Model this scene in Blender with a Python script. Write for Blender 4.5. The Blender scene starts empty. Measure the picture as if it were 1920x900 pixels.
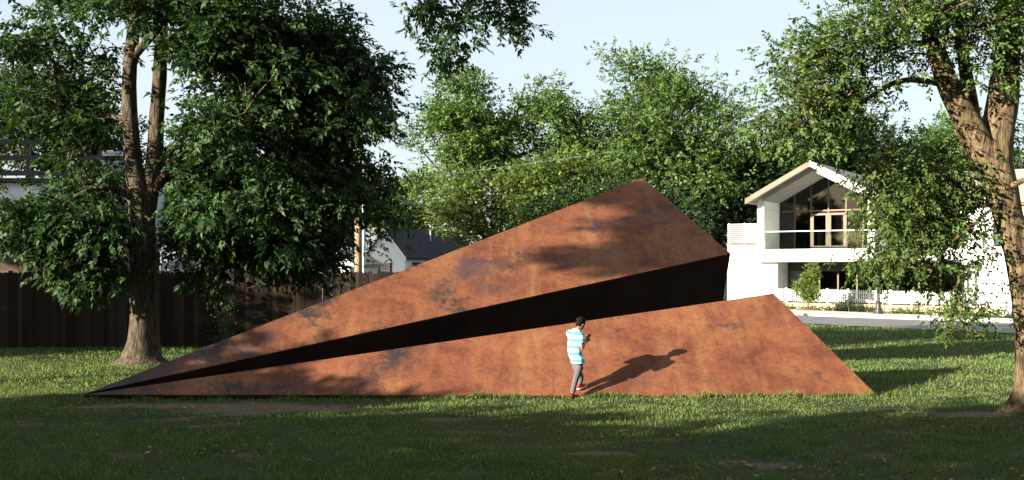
import bpy, bmesh, math, random
import numpy as np
from mathutils import Vector, Matrix, noise as mnoise

random.seed(7)
C = bpy.context.scene.collection
R = math.radians

# ------------------------------------------------------------------ camera, world, sun, exposure
F = 2000.0          # focal length in photograph pixels
HZ = 505.0          # horizon row in the photograph
H = 2.38            # camera height
cam_d = bpy.data.cameras.new("camera"); cam = bpy.data.objects.new("camera", cam_d); C.objects.link(cam)
cam.location = (0, 0, H); cam.rotation_euler = (R(90), 0, 0)
cam_d.sensor_width = 36; cam_d.lens = 36 * F / 1920
cam_d.shift_y = (HZ - 450) / 1920
cam_d.clip_start = 0.1; cam_d.clip_end = 6000
bpy.context.scene.camera = cam

SUN_AZ, SUN_EL = R(29.5), R(16.0)      # the light travels towards +x, turned towards +y
world = bpy.data.worlds.new("World"); bpy.context.scene.world = world; world.use_nodes = True
wn, wl = world.node_tree.nodes, world.node_tree.links
wn.clear()
sky = wn.new("ShaderNodeTexSky"); sky.sky_type = 'NISHITA'; sky.sun_disc = False
sky.sun_elevation = SUN_EL; sky.sun_rotation = R(270) - SUN_AZ
sky.altitude = 300; sky.air_density = 1.0; sky.dust_density = 2.2; sky.ozone_density = 1.6
bgn = wn.new("ShaderNodeBackground"); bgn.inputs[1].default_value = 0.06
wo = wn.new("ShaderNodeOutputWorld")
# thin high haze over the blue: soft, uneven, all round
tc = wn.new("ShaderNodeTexCoord"); mp = wn.new("ShaderNodeMapping"); mp.inputs[3].default_value = (1.2, 1.2, 4.0)
nz = wn.new("ShaderNodeTexNoise"); nz.inputs['Scale'].default_value = 1.6; nz.inputs['Detail'].default_value = 5
rp = wn.new("ShaderNodeMapRange"); rp.inputs[1].default_value = 0.35; rp.inputs[2].default_value = 0.75
rp.inputs[3].default_value = 0.62; rp.inputs[4].default_value = 0.82
mx = wn.new("ShaderNodeMixRGB"); mx.inputs[2].default_value = (3.55, 3.88, 4.05, 1)
wl.new(tc.outputs['Generated'], mp.inputs[0]); wl.new(mp.outputs[0], nz.inputs['Vector'])
wl.new(nz.outputs[0], rp.inputs[0]); wl.new(rp.outputs[0], mx.inputs[0]); wl.new(sky.outputs[0], mx.inputs[1])
wl.new(mx.outputs[0], bgn.inputs[0]); wl.new(bgn.outputs[0], wo.inputs[0])

sd = bpy.data.lights.new("sun", 'SUN'); sun = bpy.data.objects.new("sun", sd); C.objects.link(sun)
sd.energy = 5.0; sd.angle = R(0.5); sd.color = (1.0, 0.89, 0.73)
tr = Vector((math.cos(SUN_AZ) * math.cos(SUN_EL), math.sin(SUN_AZ) * math.cos(SUN_EL), -math.sin(SUN_EL)))
sun.rotation_euler = tr.to_track_quat('-Z', 'Y').to_euler(); sun.location = (-40, -20, 30)
vs = bpy.context.scene.view_settings
vs.view_transform = 'Standard'; vs.look = 'None'; vs.gamma = 1; vs.use_curve_mapping = False
vs.exposure = 2.1

# ------------------------------------------------------------------ helpers
def P(px, py, D):
    return Vector(((px - 960) * D / F, D, H + (HZ - py) * D / F))

def lerp(a, b, t): return a + (b - a) * t
def sstep(a, b, x):
    t = min(1, max(0, (x - a) / (b - a))); return t * t * (3 - 2 * t)
def terrain(x, y):
    return -0.023 * min(40, max(0, x - 13)) * sstep(38, 56, y)

WORLD = {}
def link(o, parent=None, origin=None):
    C.objects.link(o)
    if parent is not None:
        o.parent = parent
        if origin is None: origin = WORLD[parent]
        o.location = Vector(origin) - WORLD[parent]
    else:
        origin = Vector(origin) if origin is not None else Vector((0, 0, 0))
        o.location = origin
    WORLD[o] = Vector(origin)
    return o

def tag(o, label=None, cat=None, group=None, kind=None):
    if label: o["label"] = label
    if cat: o["category"] = cat
    if group: o["group"] = group
    if kind: o["kind"] = kind
    return o

def thing(name, loc, label, cat, group=None):
    o = bpy.data.objects.new(name, None); o.empty_display_size = 0.2
    link(o, None, loc); return tag(o, label, cat, group)

class MB:
    def __init__(s): s.v = []; s.f = []
    def add(s, vs, fs):
        n = len(s.v); s.v += [tuple(v) for v in vs]; s.f += [tuple(i + n for i in f) for f in fs]; return s
    def hexa(s, p):      # bottom 4, top 4
        return s.add(p, [(3, 2, 1, 0), (4, 5, 6, 7), (0, 1, 5, 4), (1, 2, 6, 5), (2, 3, 7, 6), (3, 0, 4, 7)])
    def box(s, a, b, M=None):
        x0, y0, z0 = a; x1, y1, z1 = b
        p = [(x0, y0, z0), (x1, y0, z0), (x1, y1, z0), (x0, y1, z0), (x0, y0, z1), (x1, y0, z1), (x1, y1, z1), (x0, y1, z1)]
        if M: p = [M(*q) for q in p]
        return s.hexa(p)
    def prism(s, poly, off):     # polygon of points, extruded by vector
        n = len(poly); q = [Vector(p) + Vector(off) for p in poly]
        return s.add(list(poly) + q, [tuple(range(n - 1, -1, -1)), tuple(range(n, 2 * n))] + [(i, (i + 1) % n, n + (i + 1) % n, n + i) for i in range(n)])
    def tube(s, path, sides=8, amp=0.0, freq=3.0, cap=True, flare=0):
        pts = [Vector(p[:3]) for p in path]; rs = [p[3] for p in path]
        t = (pts[1] - pts[0]).normalized()
        u = t.orthogonal().normalized(); rings = []
        base = len(s.v)
        for i, p in enumerate(pts):
            if i == 0: tt = pts[1] - pts[0]
            elif i == len(pts) - 1: tt = pts[-1] - pts[-2]
            else: tt = pts[i + 1] - pts[i - 1]
            tt.normalize(); u = (u - tt * u.dot(tt)).normalized(); w = tt.cross(u)
            for k in range(sides):
                a = 2 * math.pi * k / sides
                dirv = u * math.cos(a) + w * math.sin(a); r = rs[i]
                if amp: r *= 1 + amp * mnoise.noise(Vector((dirv.x * freq + p.x, dirv.y * freq + p.y, p.z * 0.8 + dirv.z))) + amp * 0.5 * mnoise.noise(Vector((dirv.x * freq * 3, dirv.y * freq * 3, p.z * 3)))
                if flare and p.z < 1.2: r *= 1 + flare * math.exp(-max(0, p.z) / .2) * (.35 + .65 * max(0, math.cos(2.5 * a + .6 * math.sin(a * 2 + 1))) ** 2)
                s.v.append(tuple(p + dirv * r))
        n = len(pts)
        for i in range(n - 1):
            for k in range(sides):
                a = base + i * sides + k; b = base + i * sides + (k + 1) % sides
                s.f.append((a, b, b + sides, a + sides))
        if cap:
            s.f.append(tuple(base + k for k in range(sides - 1, -1, -1)))
            s.f.append(tuple(base + (n - 1) * sides + k for k in range(sides)))
        return s
    def lathe(s, c, prof, sides=16):
        base = len(s.v)
        for z, r in prof:
            for k in range(sides):
                a = 2 * math.pi * k / sides
                s.v.append((c[0] + r * math.cos(a), c[1] + r * math.sin(a), c[2] + z))
        for i in range(len(prof) - 1):
            for k in range(sides):
                a = base + i * sides + k; b = base + i * sides + (k + 1) % sides
                s.f.append((a, b, b + sides, a + sides))
        s.f.append(tuple(base + k for k in range(sides - 1, -1, -1)))
        s.f.append(tuple(base + (len(prof) - 1) * sides + k for k in range(sides)))
        return s
    def mesh(s, name, mat, origin=(0, 0, 0), smooth=False):
        me = bpy.data.meshes.new(name); o = Vector(origin)
        me.from_pydata([(v[0] - o.x, v[1] - o.y, v[2] - o.z) for v in s.v], [], s.f)
        if mat: me.materials.append(mat)
        if smooth: me.polygons.foreach_set("use_smooth", [True] * len(me.polygons))
        me.update(); return me
    def build(s, name, mat, parent=None, origin=None, smooth=False, label=None):
        if origin is None: origin = WORLD[parent] if parent is not None else Vector((0, 0, 0))
        o = bpy.data.objects.new(name, s.mesh(name, mat, origin, smooth))
        link(o, parent, origin)
        if label: o["label"] = label
        return o

def quick_mesh(name, V, Fq, mat, n=4):
    """V (N,3) float array, Fq (M,n) int array"""
    me = bpy.data.meshes.new(name)
    me.vertices.add(len(V)); me.vertices.foreach_set("co", np.ascontiguousarray(V, dtype=np.float32).ravel())
    M = len(Fq)
    me.loops.add(M * n); me.loops.foreach_set("vertex_index", np.ascontiguousarray(Fq, dtype=np.int32).ravel())
    me.polygons.add(M); me.polygons.foreach_set("loop_start", np.arange(0, M * n, n, dtype=np.int32))
    try: me.polygons.foreach_set("loop_total", np.full(M, n, dtype=np.int32))
    except Exception: pass
    me.materials.append(mat); me.update(calc_edges=True); return me

def hash2(ix, iy, seed):
    h = (ix.astype(np.int64) * 374761393 + iy.astype(np.int64) * 668265263 + seed * 974634777) & 0x7fffffff
    h = ((h ^ (h >> 13)) * 1274126177) & 0x7fffffff
    return ((h ^ (h >> 16)) & 0xffff) / 65535.0
def vnoise(x, y, seed=0):
    x = np.asarray(x, float); y = np.asarray(y, float)
    ix = np.floor(x); iy = np.floor(y); fx = x - ix; fy = y - iy
    fx = fx * fx * (3 - 2 * fx); fy = fy * fy * (3 - 2 * fy)
    a = hash2(ix, iy, seed); b = hash2(ix + 1, iy, seed); c = hash2(ix, iy + 1, seed); d = hash2(ix + 1, iy + 1, seed)
    return (a * (1 - fx) + b * fx) * (1 - fy) + (c * (1 - fx) + d * fx) * fy

# ------------------------------------------------------------------ materials
class NT:
    def __init__(s, name):
        s.m = bpy.data.materials.new(name); s.m.use_nodes = True
        s.n = s.m.node_tree.nodes; s.l = s.m.node_tree.links; s.n.clear()
        s.out = s.n.new("ShaderNodeOutputMaterial")
    def new(s, t, **kw):
        o = s.n.new(t)
        for k, v in kw.items(): setattr(o, k, v)
        return o
    def link(s, a, b): s.l.new(a, b)
    def pos(s, scale=(1, 1, 1), rot=(0, 0, 0), world=True):
        if world: g = s.new("ShaderNodeNewGeometry").outputs['Position']
        else: g = s.new("ShaderNodeTexCoord").outputs['Object']
        m = s.new("ShaderNodeMapping"); m.inputs[2].default_value = rot; m.inputs[3].default_value = scale
        s.link(g, m.inputs[0]); return m.outputs[0]
    def noise(s, vec, scale, detail=6, rough=0.55, dist=0.0):
        n = s.new("ShaderNodeTexNoise"); n.inputs['Scale'].default_value = scale; n.inputs['Detail'].default_value = detail
        n.inputs['Roughness'].default_value = rough; n.inputs['Distortion'].default_value = dist
        s.link(vec, n.inputs['Vector']); return n.outputs[0]
    def ramp(s, fac, stops):
        r = s.new("ShaderNodeValToRGB"); e = r.color_ramp.elements
        while len(e) < len(stops): e.new(0.5)
        for i, (p, c) in enumerate(stops):
            e[i].position = p; e[i].color = (*c, 1) if len(c) == 3 else c
        s.link(fac, r.inputs[0]); return r.outputs[0]
    def rng(s, fac, a, b, c=0.0, d=1.0):
        r = s.new("ShaderNodeMapRange"); r.inputs[1].default_value = a; r.inputs[2].default_value = b
        r.inputs[3].default_value = c; r.inputs[4].default_value = d; s.link(fac, r.inputs[0]); return r.outputs[0]
    def mix(s, fac, a, b, mode='MIX'):
        m = s.new("ShaderNodeMixRGB", blend_type=mode)
        for i, v in ((0, fac), (1, a), (2, b)):
            if isinstance(v, (int, float)): m.inputs[i].default_value = v if i == 0 else (v, v, v, 1)
            elif isinstance(v, tuple): m.inputs[i].default_value = (*v, 1)
            else: s.link(v, m.inputs[i])
        return m.outputs[0]
    def math(s, op, a, b=0.0):
        m = s.new("ShaderNodeMath", operation=op)
        for i, v in ((0, a), (1, b)):
            if isinstance(v, (int, float)): m.inputs[i].default_value = v
            else: s.link(v, m.inputs[i])
        return m.outputs[0]
    def bsdf(s, col, rough=0.8, spec=0.3, metal=0.0, bump=None, bstr=0.3, bdist=0.02):
        b = s.new("ShaderNodeBsdfPrincipled")
        for k, v in (('Base Color', col), ('Roughness', rough), ('Specular IOR Level', spec), ('Metallic', metal)):
            if isinstance(v, (int, float)): b.inputs[k].default_value = v
            elif isinstance(v, tuple): b.inputs[k].default_value = (*v, 1)
            else: s.link(v, b.inputs[k])
        if bump is not None:
            bn = s.new("ShaderNodeBump"); bn.inputs['Strength'].default_value = bstr; bn.inputs['Distance'].default_value = bdist
            s.link(bump, bn.inputs['Height']); s.link(bn.outputs[0], b.inputs['Normal'])
        s.link(b.outputs[0], s.out.inputs[0]); return s.m

def mat_noise(name, c1, c2, scale=2.0, rough=0.8, spec=0.3, stretch=(1, 1, 1), bstr=0.2, bdist=0.02, bscale=None, detail=7):
    t = NT(name); v = t.pos(stretch)
    n = t.noise(v, scale, detail)
    c = t.ramp(n, [(0.3, c1), (0.7, c2)])
    bn = t.noise(v, bscale or scale * 5, 5)
    return t.bsdf(c, rough, spec, bump=bn, bstr=bstr, bdist=bdist)

def mat_leaf(name, dark, light, trans=0.35, yellow=0.0):
    t = NT(name)
    g = t.new("ShaderNodeNewGeometry")
    c = t.ramp(g.outputs['Random Per Island'], [(0.0, dark), (0.7, light), (1.0, (light[0] * 1.3 + yellow * .5, light[1] * 1.22, light[2] * 1.1))])
    n = t.noise(t.pos(), 0.35, 3)
    c = t.mix(t.rng(n, 0.35, 0.7, 0.0, 0.5), c, (dark[0] * 1.6, dark[1] * 1.25, dark[2] * 0.8), 'MIX')
    d = t.new("ShaderNodeBsdfPrincipled"); d.inputs['Roughness'].default_value = 0.6; d.inputs['Specular IOR Level'].default_value = 0.16
    t.link(c, d.inputs['Base Color'])
    tl = t.new("ShaderNodeBsdfTranslucent")
    t.link(t.mix(1.0, c, (1.25, 1.3, 0.55), 'MULTIPLY'), tl.inputs[0])
    m = t.new("ShaderNodeMixShader"); m.inputs[0].default_value = trans
    t.link(d.outputs[0], m.inputs[1]); t.link(tl.outputs[0], m.inputs[2]); t.link(m.outputs[0], t.out.inputs[0])
    return t.m

def mat_bark(name, c1, c2, c3, scale=14):
    t = NT(name); v = t.pos((1, 1, 0.22))
    n = t.noise(v, scale, 8, 0.65, 0.4)
    c = t.ramp(n, [(0.38, c1), (0.52, c2), (0.66, c3)])
    big = t.noise(t.pos(), 1.7, 4)
    c = t.mix(t.rng(big, 0.35, 0.7, 0.0, 0.45), c, (c2[0] * 0.75, c2[1] * 0.85, c2[2] * 0.7))
    return t.bsdf(c, 0.9, 0.15, bump=n, bstr=1.0, bdist=0.09)

def mat_glass(name, tint=(0.75, 0.8, 0.8), refl=1.0):
    t = NT(name)
    fr = t.new("ShaderNodeFresnel"); fr.inputs[0].default_value = 1.5
    f = t.math('MULTIPLY', fr.outputs[0], refl)
    a = t.new("ShaderNodeBsdfTransparent"); a.inputs[0].default_value = (*tint, 1)
    g = t.new("ShaderNodeBsdfGlossy"); g.inputs['Roughness'].default_value = 0.03
    m = t.new("ShaderNodeMixShader"); t.link(f, m.inputs[0]); t.link(a.outputs[0], m.inputs[1]); t.link(g.outputs[0], m.inputs[2])
    t.link(m.outputs[0], t.out.inputs[0]); return t.m

def mat_rust(name, ochre=1.0):
    t = NT(name); p = t.pos()
    n1 = t.noise(p, 0.8, 9, 0.65, 0.9)
    c = t.ramp(n1, [(0.28, (0.066, 0.018, 0.010)), (0.42, (0.118, 0.036, 0.017)), (0.57, (0.168, 0.059, 0.025)), (0.75, (0.205, 0.092, 0.036))])
    # runs of pale ochre down the plates
    st = t.noise(t.pos((1.35, 0.16, 0.16), (0, 0, R(33))), 1.1, 8, 0.65, 0.5)
    c = t.mix(t.rng(st, 0.50, 0.70, 0.0, 0.62 * ochre), c, (0.215, 0.112, 0.046))
    st2 = t.noise(t.pos((2.6, 0.3, 0.3), (0, 0, R(33))), 2.2, 8, 0.7, 0.4)
    c = t.mix(t.rng(st2, 0.50, 0.72, 0.0, 0.5), c, (0.072, 0.019, 0.011))
    # small mottling
    n2 = t.noise(p, 5.0, 9, 0.75, 1.2)
    c = t.mix(t.rng(n2, 0.45, 0.62, 0.0, 0.65), c, t.mix(1.0, c, (0.52, 0.45, 0.45), 'MULTIPLY'))
    n3 = t.noise(p, 22, 7, 0.75)
    c = t.mix(t.rng(n3, 0.54, 0.72, 0.0, 0.55), c, (0.205, 0.105, 0.050))
    # leftover blue-black mill scale, thickened at the pointed end to paint in its shade
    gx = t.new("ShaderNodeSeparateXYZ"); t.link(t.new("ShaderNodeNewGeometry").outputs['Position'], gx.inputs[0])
    bias = t.rng(gx.outputs[0], -7.0, 0.5, 0.09, -0.025)  # darkens both layers towards the tip, where the steel lies in shade
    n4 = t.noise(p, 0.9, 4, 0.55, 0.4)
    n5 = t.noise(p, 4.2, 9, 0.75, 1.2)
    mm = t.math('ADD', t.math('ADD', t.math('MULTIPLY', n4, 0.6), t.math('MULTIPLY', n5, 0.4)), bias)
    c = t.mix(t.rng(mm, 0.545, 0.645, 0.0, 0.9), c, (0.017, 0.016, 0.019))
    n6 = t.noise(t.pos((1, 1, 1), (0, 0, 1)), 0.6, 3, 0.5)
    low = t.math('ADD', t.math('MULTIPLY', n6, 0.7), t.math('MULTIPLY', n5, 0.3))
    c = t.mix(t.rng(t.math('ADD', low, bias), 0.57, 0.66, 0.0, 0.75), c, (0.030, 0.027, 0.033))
    ro = t.rng(mm, 0.5, 0.66, 0.78, 0.5)
    return t.bsdf(c, ro, 0.25, bump=t.math('ADD', n3, n2), bstr=0.18, bdist=0.01)

M = {}
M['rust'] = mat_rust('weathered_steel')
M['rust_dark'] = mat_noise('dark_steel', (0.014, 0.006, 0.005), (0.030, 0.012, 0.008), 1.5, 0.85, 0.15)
M['bark_grey'] = mat_bark('ash_bark', (0.022, 0.016, 0.011), (0.085, 0.064, 0.044), (0.17, 0.135, 0.10), 16)
M['bark_tan'] = mat_bark('elm_bark', (0.035, 0.024, 0.014), (0.14, 0.10, 0.058), (0.27, 0.205, 0.125), 12)
M['bark_far'] = mat_noise('far_bark', (0.045, 0.033, 0.023), (0.13, 0.10, 0.068), 3, 0.9, 0.1, (1, 1, .3))
M['leaf_ash'] = mat_leaf('ash_leaf', (0.0084, 0.0240, 0.0092), (0.0403, 0.0860, 0.0253), 0.25, 0.015)
M['leaf_elm'] = mat_leaf('elm_leaf', (0.0251, 0.0536, 0.0151), (0.0869, 0.1442, 0.0405), 0.30, 0.02)
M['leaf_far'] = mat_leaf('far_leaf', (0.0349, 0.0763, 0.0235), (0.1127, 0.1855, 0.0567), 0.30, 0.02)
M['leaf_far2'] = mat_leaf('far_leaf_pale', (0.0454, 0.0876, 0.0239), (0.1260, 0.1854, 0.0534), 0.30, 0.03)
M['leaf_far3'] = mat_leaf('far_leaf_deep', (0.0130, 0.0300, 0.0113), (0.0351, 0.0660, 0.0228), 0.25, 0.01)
M['leaf_young'] = mat_leaf('young_leaf', (0.06, 0.11, 0.025), (0.13, 0.20, 0.05), 0.35, 0.03)
M['white'] = mat_noise('white_paint', (0.74, 0.74, 0.72), (0.80, 0.80, 0.78), 0.6, 0.6, 0.3, bstr=0.05)
M['white_board'] = mat_noise('white_siding', (0.70, 0.72, 0.74), (0.78, 0.80, 0.82), 1.0, 0.65, 0.3, (1, 1, 6), 0.1)
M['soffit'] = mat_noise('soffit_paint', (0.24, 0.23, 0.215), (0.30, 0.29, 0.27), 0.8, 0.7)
M['shingle_grey'] = mat_noise('grey_shingle', (0.20, 0.18, 0.15), (0.34, 0.31, 0.26), 6, 0.9, 0.2, bstr=0.5)
M['shingle_navy'] = mat_noise('dark_shingle', (0.015, 0.017, 0.024), (0.030, 0.033, 0.043), 5, 0.85, 0.2, bstr=0.4)
M['shingle_brown'] = mat_noise('brown_shingle', (0.06, 0.042, 0.03), (0.14, 0.10, 0.07), 5, 0.9, 0.2, bstr=0.5)
M['fascia_shaded'] = mat_noise('shaded_fascia', (0.13, 0.112, 0.085), (0.19, 0.165, 0.125), 2, 0.8, 0.2)  # left barge board, darkened for the weaker light on it
M['wood_frame'] = mat_noise('oak_frame', (0.085, 0.055, 0.027), (0.13, 0.088, 0.046), 3, 0.5, 0.4, (4, 4, .6))
M['dark_metal'] = mat_noise('dark_metal', (0.018, 0.018, 0.019), (0.03, 0.03, 0.03), 8, 0.45, 0.4)
M['steel_grey'] = mat_noise('grey_steel', (0.34, 0.37, 0.41), (0.46, 0.49, 0.53), 3, 0.45, 0.5)
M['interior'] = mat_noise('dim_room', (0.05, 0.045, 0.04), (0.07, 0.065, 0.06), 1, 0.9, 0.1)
M['glass'] = mat_glass('window_glass', (0.55, 0.58, 0.56), 1.0)
M['rail_glass'] = mat_glass('railing_glass', (0.80, 0.86, 0.84), 1.3)
M['limestone'] = mat_noise('tan_limestone', (0.42, 0.33, 0.20), (0.56, 0.46, 0.30), 2.5, 0.9, 0.1, bstr=0.6, bdist=.04)
M['concrete'] = mat_noise('pale_concrete', (0.36, 0.35, 0.33), (0.46, 0.45, 0.43), 1.2, 0.9, 0.15)
M['asphalt'] = mat_noise('worn_asphalt', (0.115, 0.115, 0.118), (0.17, 0.17, 0.172), 0.9, 0.92, 0.15, bscale=40)
M['pole_wood'] = mat_noise('pole_wood', (0.16, 0.11, 0.07), (0.32, 0.24, 0.16), 8, 0.9, 0.1, (1, 1, .12), 0.5)
M['mulch'] = mat_noise('red_mulch', (0.13, 0.06, 0.035), (0.24, 0.12, 0.06), 12, 0.95, 0.1, bstr=.6)
M['galv'] = mat_noise('pale_galvanised', (0.50, 0.51, 0.53), (0.62, 0.63, 0.65), 2, 0.45, 0.5, (6, 6, .2))
M['orange'] = mat_noise('orange_rubber', (0.55, 0.10, 0.03), (0.65, 0.14, 0.05), 8, 0.6, 0.4)

def mat_fence():
    t = NT('weathered_fence_board')
    oi = t.new("ShaderNodeObjectInfo")
    c = t.ramp(oi.outputs['Random'], [(0.0, (0.016, 0.010, 0.007)), (0.5, (0.026, 0.017, 0.012)), (1.0, (0.046, 0.033, 0.024))])
    v = t.pos((6, 6, 0.5)); n = t.noise(v, 5, 8, 0.6, 0.5)
    c = t.mix(t.rng(n, 0.35, 0.7, 0, 0.6), c, t.mix(1.0, c, (0.45, 0.42, 0.40), 'MULTIPLY'))
    return t.bsdf(c, 0.9, 0.15, bump=n, bstr=0.4)
M['fence'] = mat_fence()

def mat_ground():
    t = NT('lawn_soil'); p = t.pos()
    n = t.noise(p, 0.55, 5); n2 = t.noise(p, 9, 6, 0.7)
    g = t.ramp(n2, [(0.3, (0.012, 0.020, 0.007)), (0.55, (0.028, 0.044, 0.013)), (0.75, (0.046, 0.060, 0.021))])
    g = t.mix(t.rng(n, 0.4, 0.65, 0, 0.5), g, (0.042, 0.054, 0.018))
    a = t.new("ShaderNodeAttribute", attribute_name="dirt")
    n3 = t.noise(p, 16, 8, 0.75)
    soil = t.ramp(n3, [(0.3, (0.060, 0.042, 0.028)), (0.55, (0.125, 0.093, 0.065)), (0.75, (0.24, 0.19, 0.14))])
    c = t.mix(t.rng(t.math('ADD', a.outputs['Fac'], t.math('MULTIPLY', t.math('SUBTRACT', n2, 0.5), 0.9)), 0.35, 0.65), g, soil)
    return t.bsdf(c, 0.95, 0.1, bump=t.math('ADD', n2, n3), bstr=0.7, bdist=0.03)
M['ground'] = mat_ground()

def mat_grass():
    t = NT('grass_blade'); g = t.new("ShaderNodeNewGeometry")
    c = t.ramp(g.outputs['Random Per Island'], [(0.0, (0.024, 0.064, 0.020)), (0.5, (0.092, 0.158, 0.042)), (0.90, (0.175, 0.225, 0.070)), (1.0, (0.24, 0.23, 0.12))])
    n = t.noise(t.pos(), 0.45, 4)
    c = t.mix(t.rng(n, 0.38, 0.66, 0.0, 0.55), c, (0.175, 0.205, 0.068))
    n2 = t.noise(t.pos(), 1.9, 4)
    c = t.mix(t.rng(n2, 0.45, 0.7, 0.0, 0.6), c, (0.020, 0.060, 0.022))
    d = t.new("ShaderNodeBsdfPrincipled"); d.inputs['Roughness'].default_value = 0.65; d.inputs['Specular IOR Level'].default_value = 0.1
    t.link(c, d.inputs['Base Color']); tl = t.new("ShaderNodeBsdfTranslucent"); t.link(t.mix(1.0, c, (1.2, 1.2, .5), 'MULTIPLY'), tl.inputs[0])
    m = t.new("ShaderNodeMixShader"); m.inputs[0].default_value = 0.3
    t.link(d.outputs[0], m.inputs[1]); t.link(tl.outputs[0], m.inputs[2]); t.link(m.outputs[0], t.out.inputs[0]); return t.m
M['grass'] = mat_grass()

# ------------------------------------------------------------------ sculpture corner points (needed by the lawn)
T0 = P(158, 740, 19.4)                 # pointed end
RF = P(1645, 742, 19.92)               # front right foot
A_ = P(1450, 550, 22.6)                # lower ridge end
TU = P(163, 737, 19.52)
B_ = P(1370, 475, 25.4)                # upper plane, near corner
C_ = P(1205, 333, 28.0)                # upper apex
fdir = (RF - T0).normalized()
foot = [Vector((T0.x, T0.y)), Vector((RF.x, RF.y)), Vector((A_.x, A_.y))]
foot2 = [Vector((TU.x, TU.y)), Vector((B_.x - .25, B_.y + .6)), Vector((C_.x, C_.y))]

# ------------------------------------------------------------------ ground
def interp(tab, x):
    xs = [a for a, b in tab]; ys = [b for a, b in tab]
    return np.interp(x, xs, ys)
NEAR = [(-80, 56), (8, 49.5), (12.9, 46.2), (16.6, 41.8), (18.4, 39.3), (24, 33), (40, 22), (70, 8)]
MID = [(-80, 63), (8, 57.5), (14.9, 55.2), (21.9, 52), (30, 45), (45, 35), (70, 22)]
FAR = [(-80, 69), (8, 64.3), (16, 62), (25.8, 55), (34, 48), (50, 38), (70, 28)]

def dirt_fn(x, y):
    x = np.asarray(x, float); y = np.asarray(y, float)
    n = vnoise(x * 0.9, y * 1.6, 3) * .5 + vnoise(x * 2.3, y * 3.4, 4) * .3 + vnoise(x * 6, y * 9, 5) * .2
    e1 = np.exp(-(((x + 4.9) / 2.6) ** 2 + ((y - 18.5) / 0.9) ** 2)) * .8
    e2 = np.exp(-(((x - 3.6) / 2.2) ** 2 + ((y - 13.6) / 1.3) ** 2)) * .3
    e3 = np.exp(-(((x - 8.0) / 1.0) ** 2 + ((y - 17.6) / 0.35) ** 2)) * .6
    e4 = np.exp(-(((x - 1.6) / .5) ** 2 + ((y - 18.3) / 0.25) ** 2)) * .30
    e5 = np.exp(-(((x - 4.6) / 1.8) ** 2 + ((y - 16.2) / 0.5) ** 2)) * .22
    return np.clip((n - .47) * 1.5 + e1 + e2 + e3 + e4 + e5, 0, 1)

def axis(parts):
    out = []
    for a, b, st in parts: out += list(np.arange(a, b, st))
    return out
xs = [-3000, -1500, -700, -300] + axis([(-120, -20, 8), (-20, 14, 0.2), (14, 60, 1.5), (60, 140, 10)]) + [140, 300, 700, 1500, 3000]
ys = [-3000, -1000, -300, -100, -40, -10] + axis([(-4, 10, 2), (10, 26, 0.2), (26, 38, 1.0), (38, 80, 1.5), (80, 160, 10)]) + [160, 300, 700, 1500, 4000]
nx, ny = len(xs), len(ys)
GX, GY = np.meshgrid(xs, ys)
GZ = np.vectorize(terrain)(GX, GY) + (vnoise(GX * .8, GY * .8, 9) - .5) * 0.03 * ((GY < 30) & (abs(GX) < 14))
V = np.stack([GX.ravel(), GY.ravel(), GZ.ravel() - 0.015 * 0], 1)
ii, jj = np.meshgrid(np.arange(nx - 1), np.arange(ny - 1)); a0 = (jj * nx + ii).ravel()
me = quick_mesh('ground', V, np.stack([a0, a0 + 1, a0 + nx + 1, a0 + nx], 1), M['ground'])
at = me.attributes.new("dirt", 'FLOAT', 'POINT'); at.data.foreach_set("value", dirt_fn(GX.ravel(), GY.ravel()).astype(np.float32))
g = bpy.data.objects.new('ground', me); link(g); tag(g, 'flat lawn ground of green turf and bare soil', 'ground', kind='structure')

def strip(name, lo, hi, dz, mat, label, nsub=8, x0=-80, x1=70, thick=0.0):
    m = MB(); X = np.arange(x0, x1 + .01, 1.0)
    for x in X:
        ya, yb = float(interp(lo, x)), float(interp(hi, x))
        for k in range(nsub + 1):
            y = lerp(ya, yb, k / nsub); m.v.append((x, y, terrain(x, y) + dz))
    for i in range(len(X) - 1):
        for k in range(nsub):
            a = i * (nsub + 1) + k; m.f.append((a, a + nsub + 1, a + nsub + 2, a + 1))
    if thick:
        b = len(m.v)
        for i, x in enumerate(X):
            y = float(interp(lo, x)); m.v.append((x, y - .01, terrain(x, y) + dz - thick))
        for i in range(len(X) - 1): m.f.append((i * (nsub + 1), b + i, b + i + 1, (i + 1) * (nsub + 1)))
    o = m.build(name, mat, None, (0, 0, 0)); return tag(o, label, 'road' if 'road' in name else 'pavement', kind='structure')
strip('road', NEAR, MID, 0.03, M['asphalt'], 'grey asphalt street running past the white building')
strip('pavement', MID, FAR, 0.14, M['concrete'], 'pale concrete pavement in front of the white building', thick=0.14)

# ------------------------------------------------------------------ grass
def in_tri(x, y, tri, grow=0.0):
    s = np.ones_like(x, bool)
    for i in range(3):
        p, q = tri[i], tri[(i + 1) % 3]
        n = math.hypot(q.x - p.x, q.y - p.y)
        s &= ((q.x - p.x) * (y - p.y) - (q.y - p.y) * (x - p.x)) / n > -grow
    return s

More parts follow.
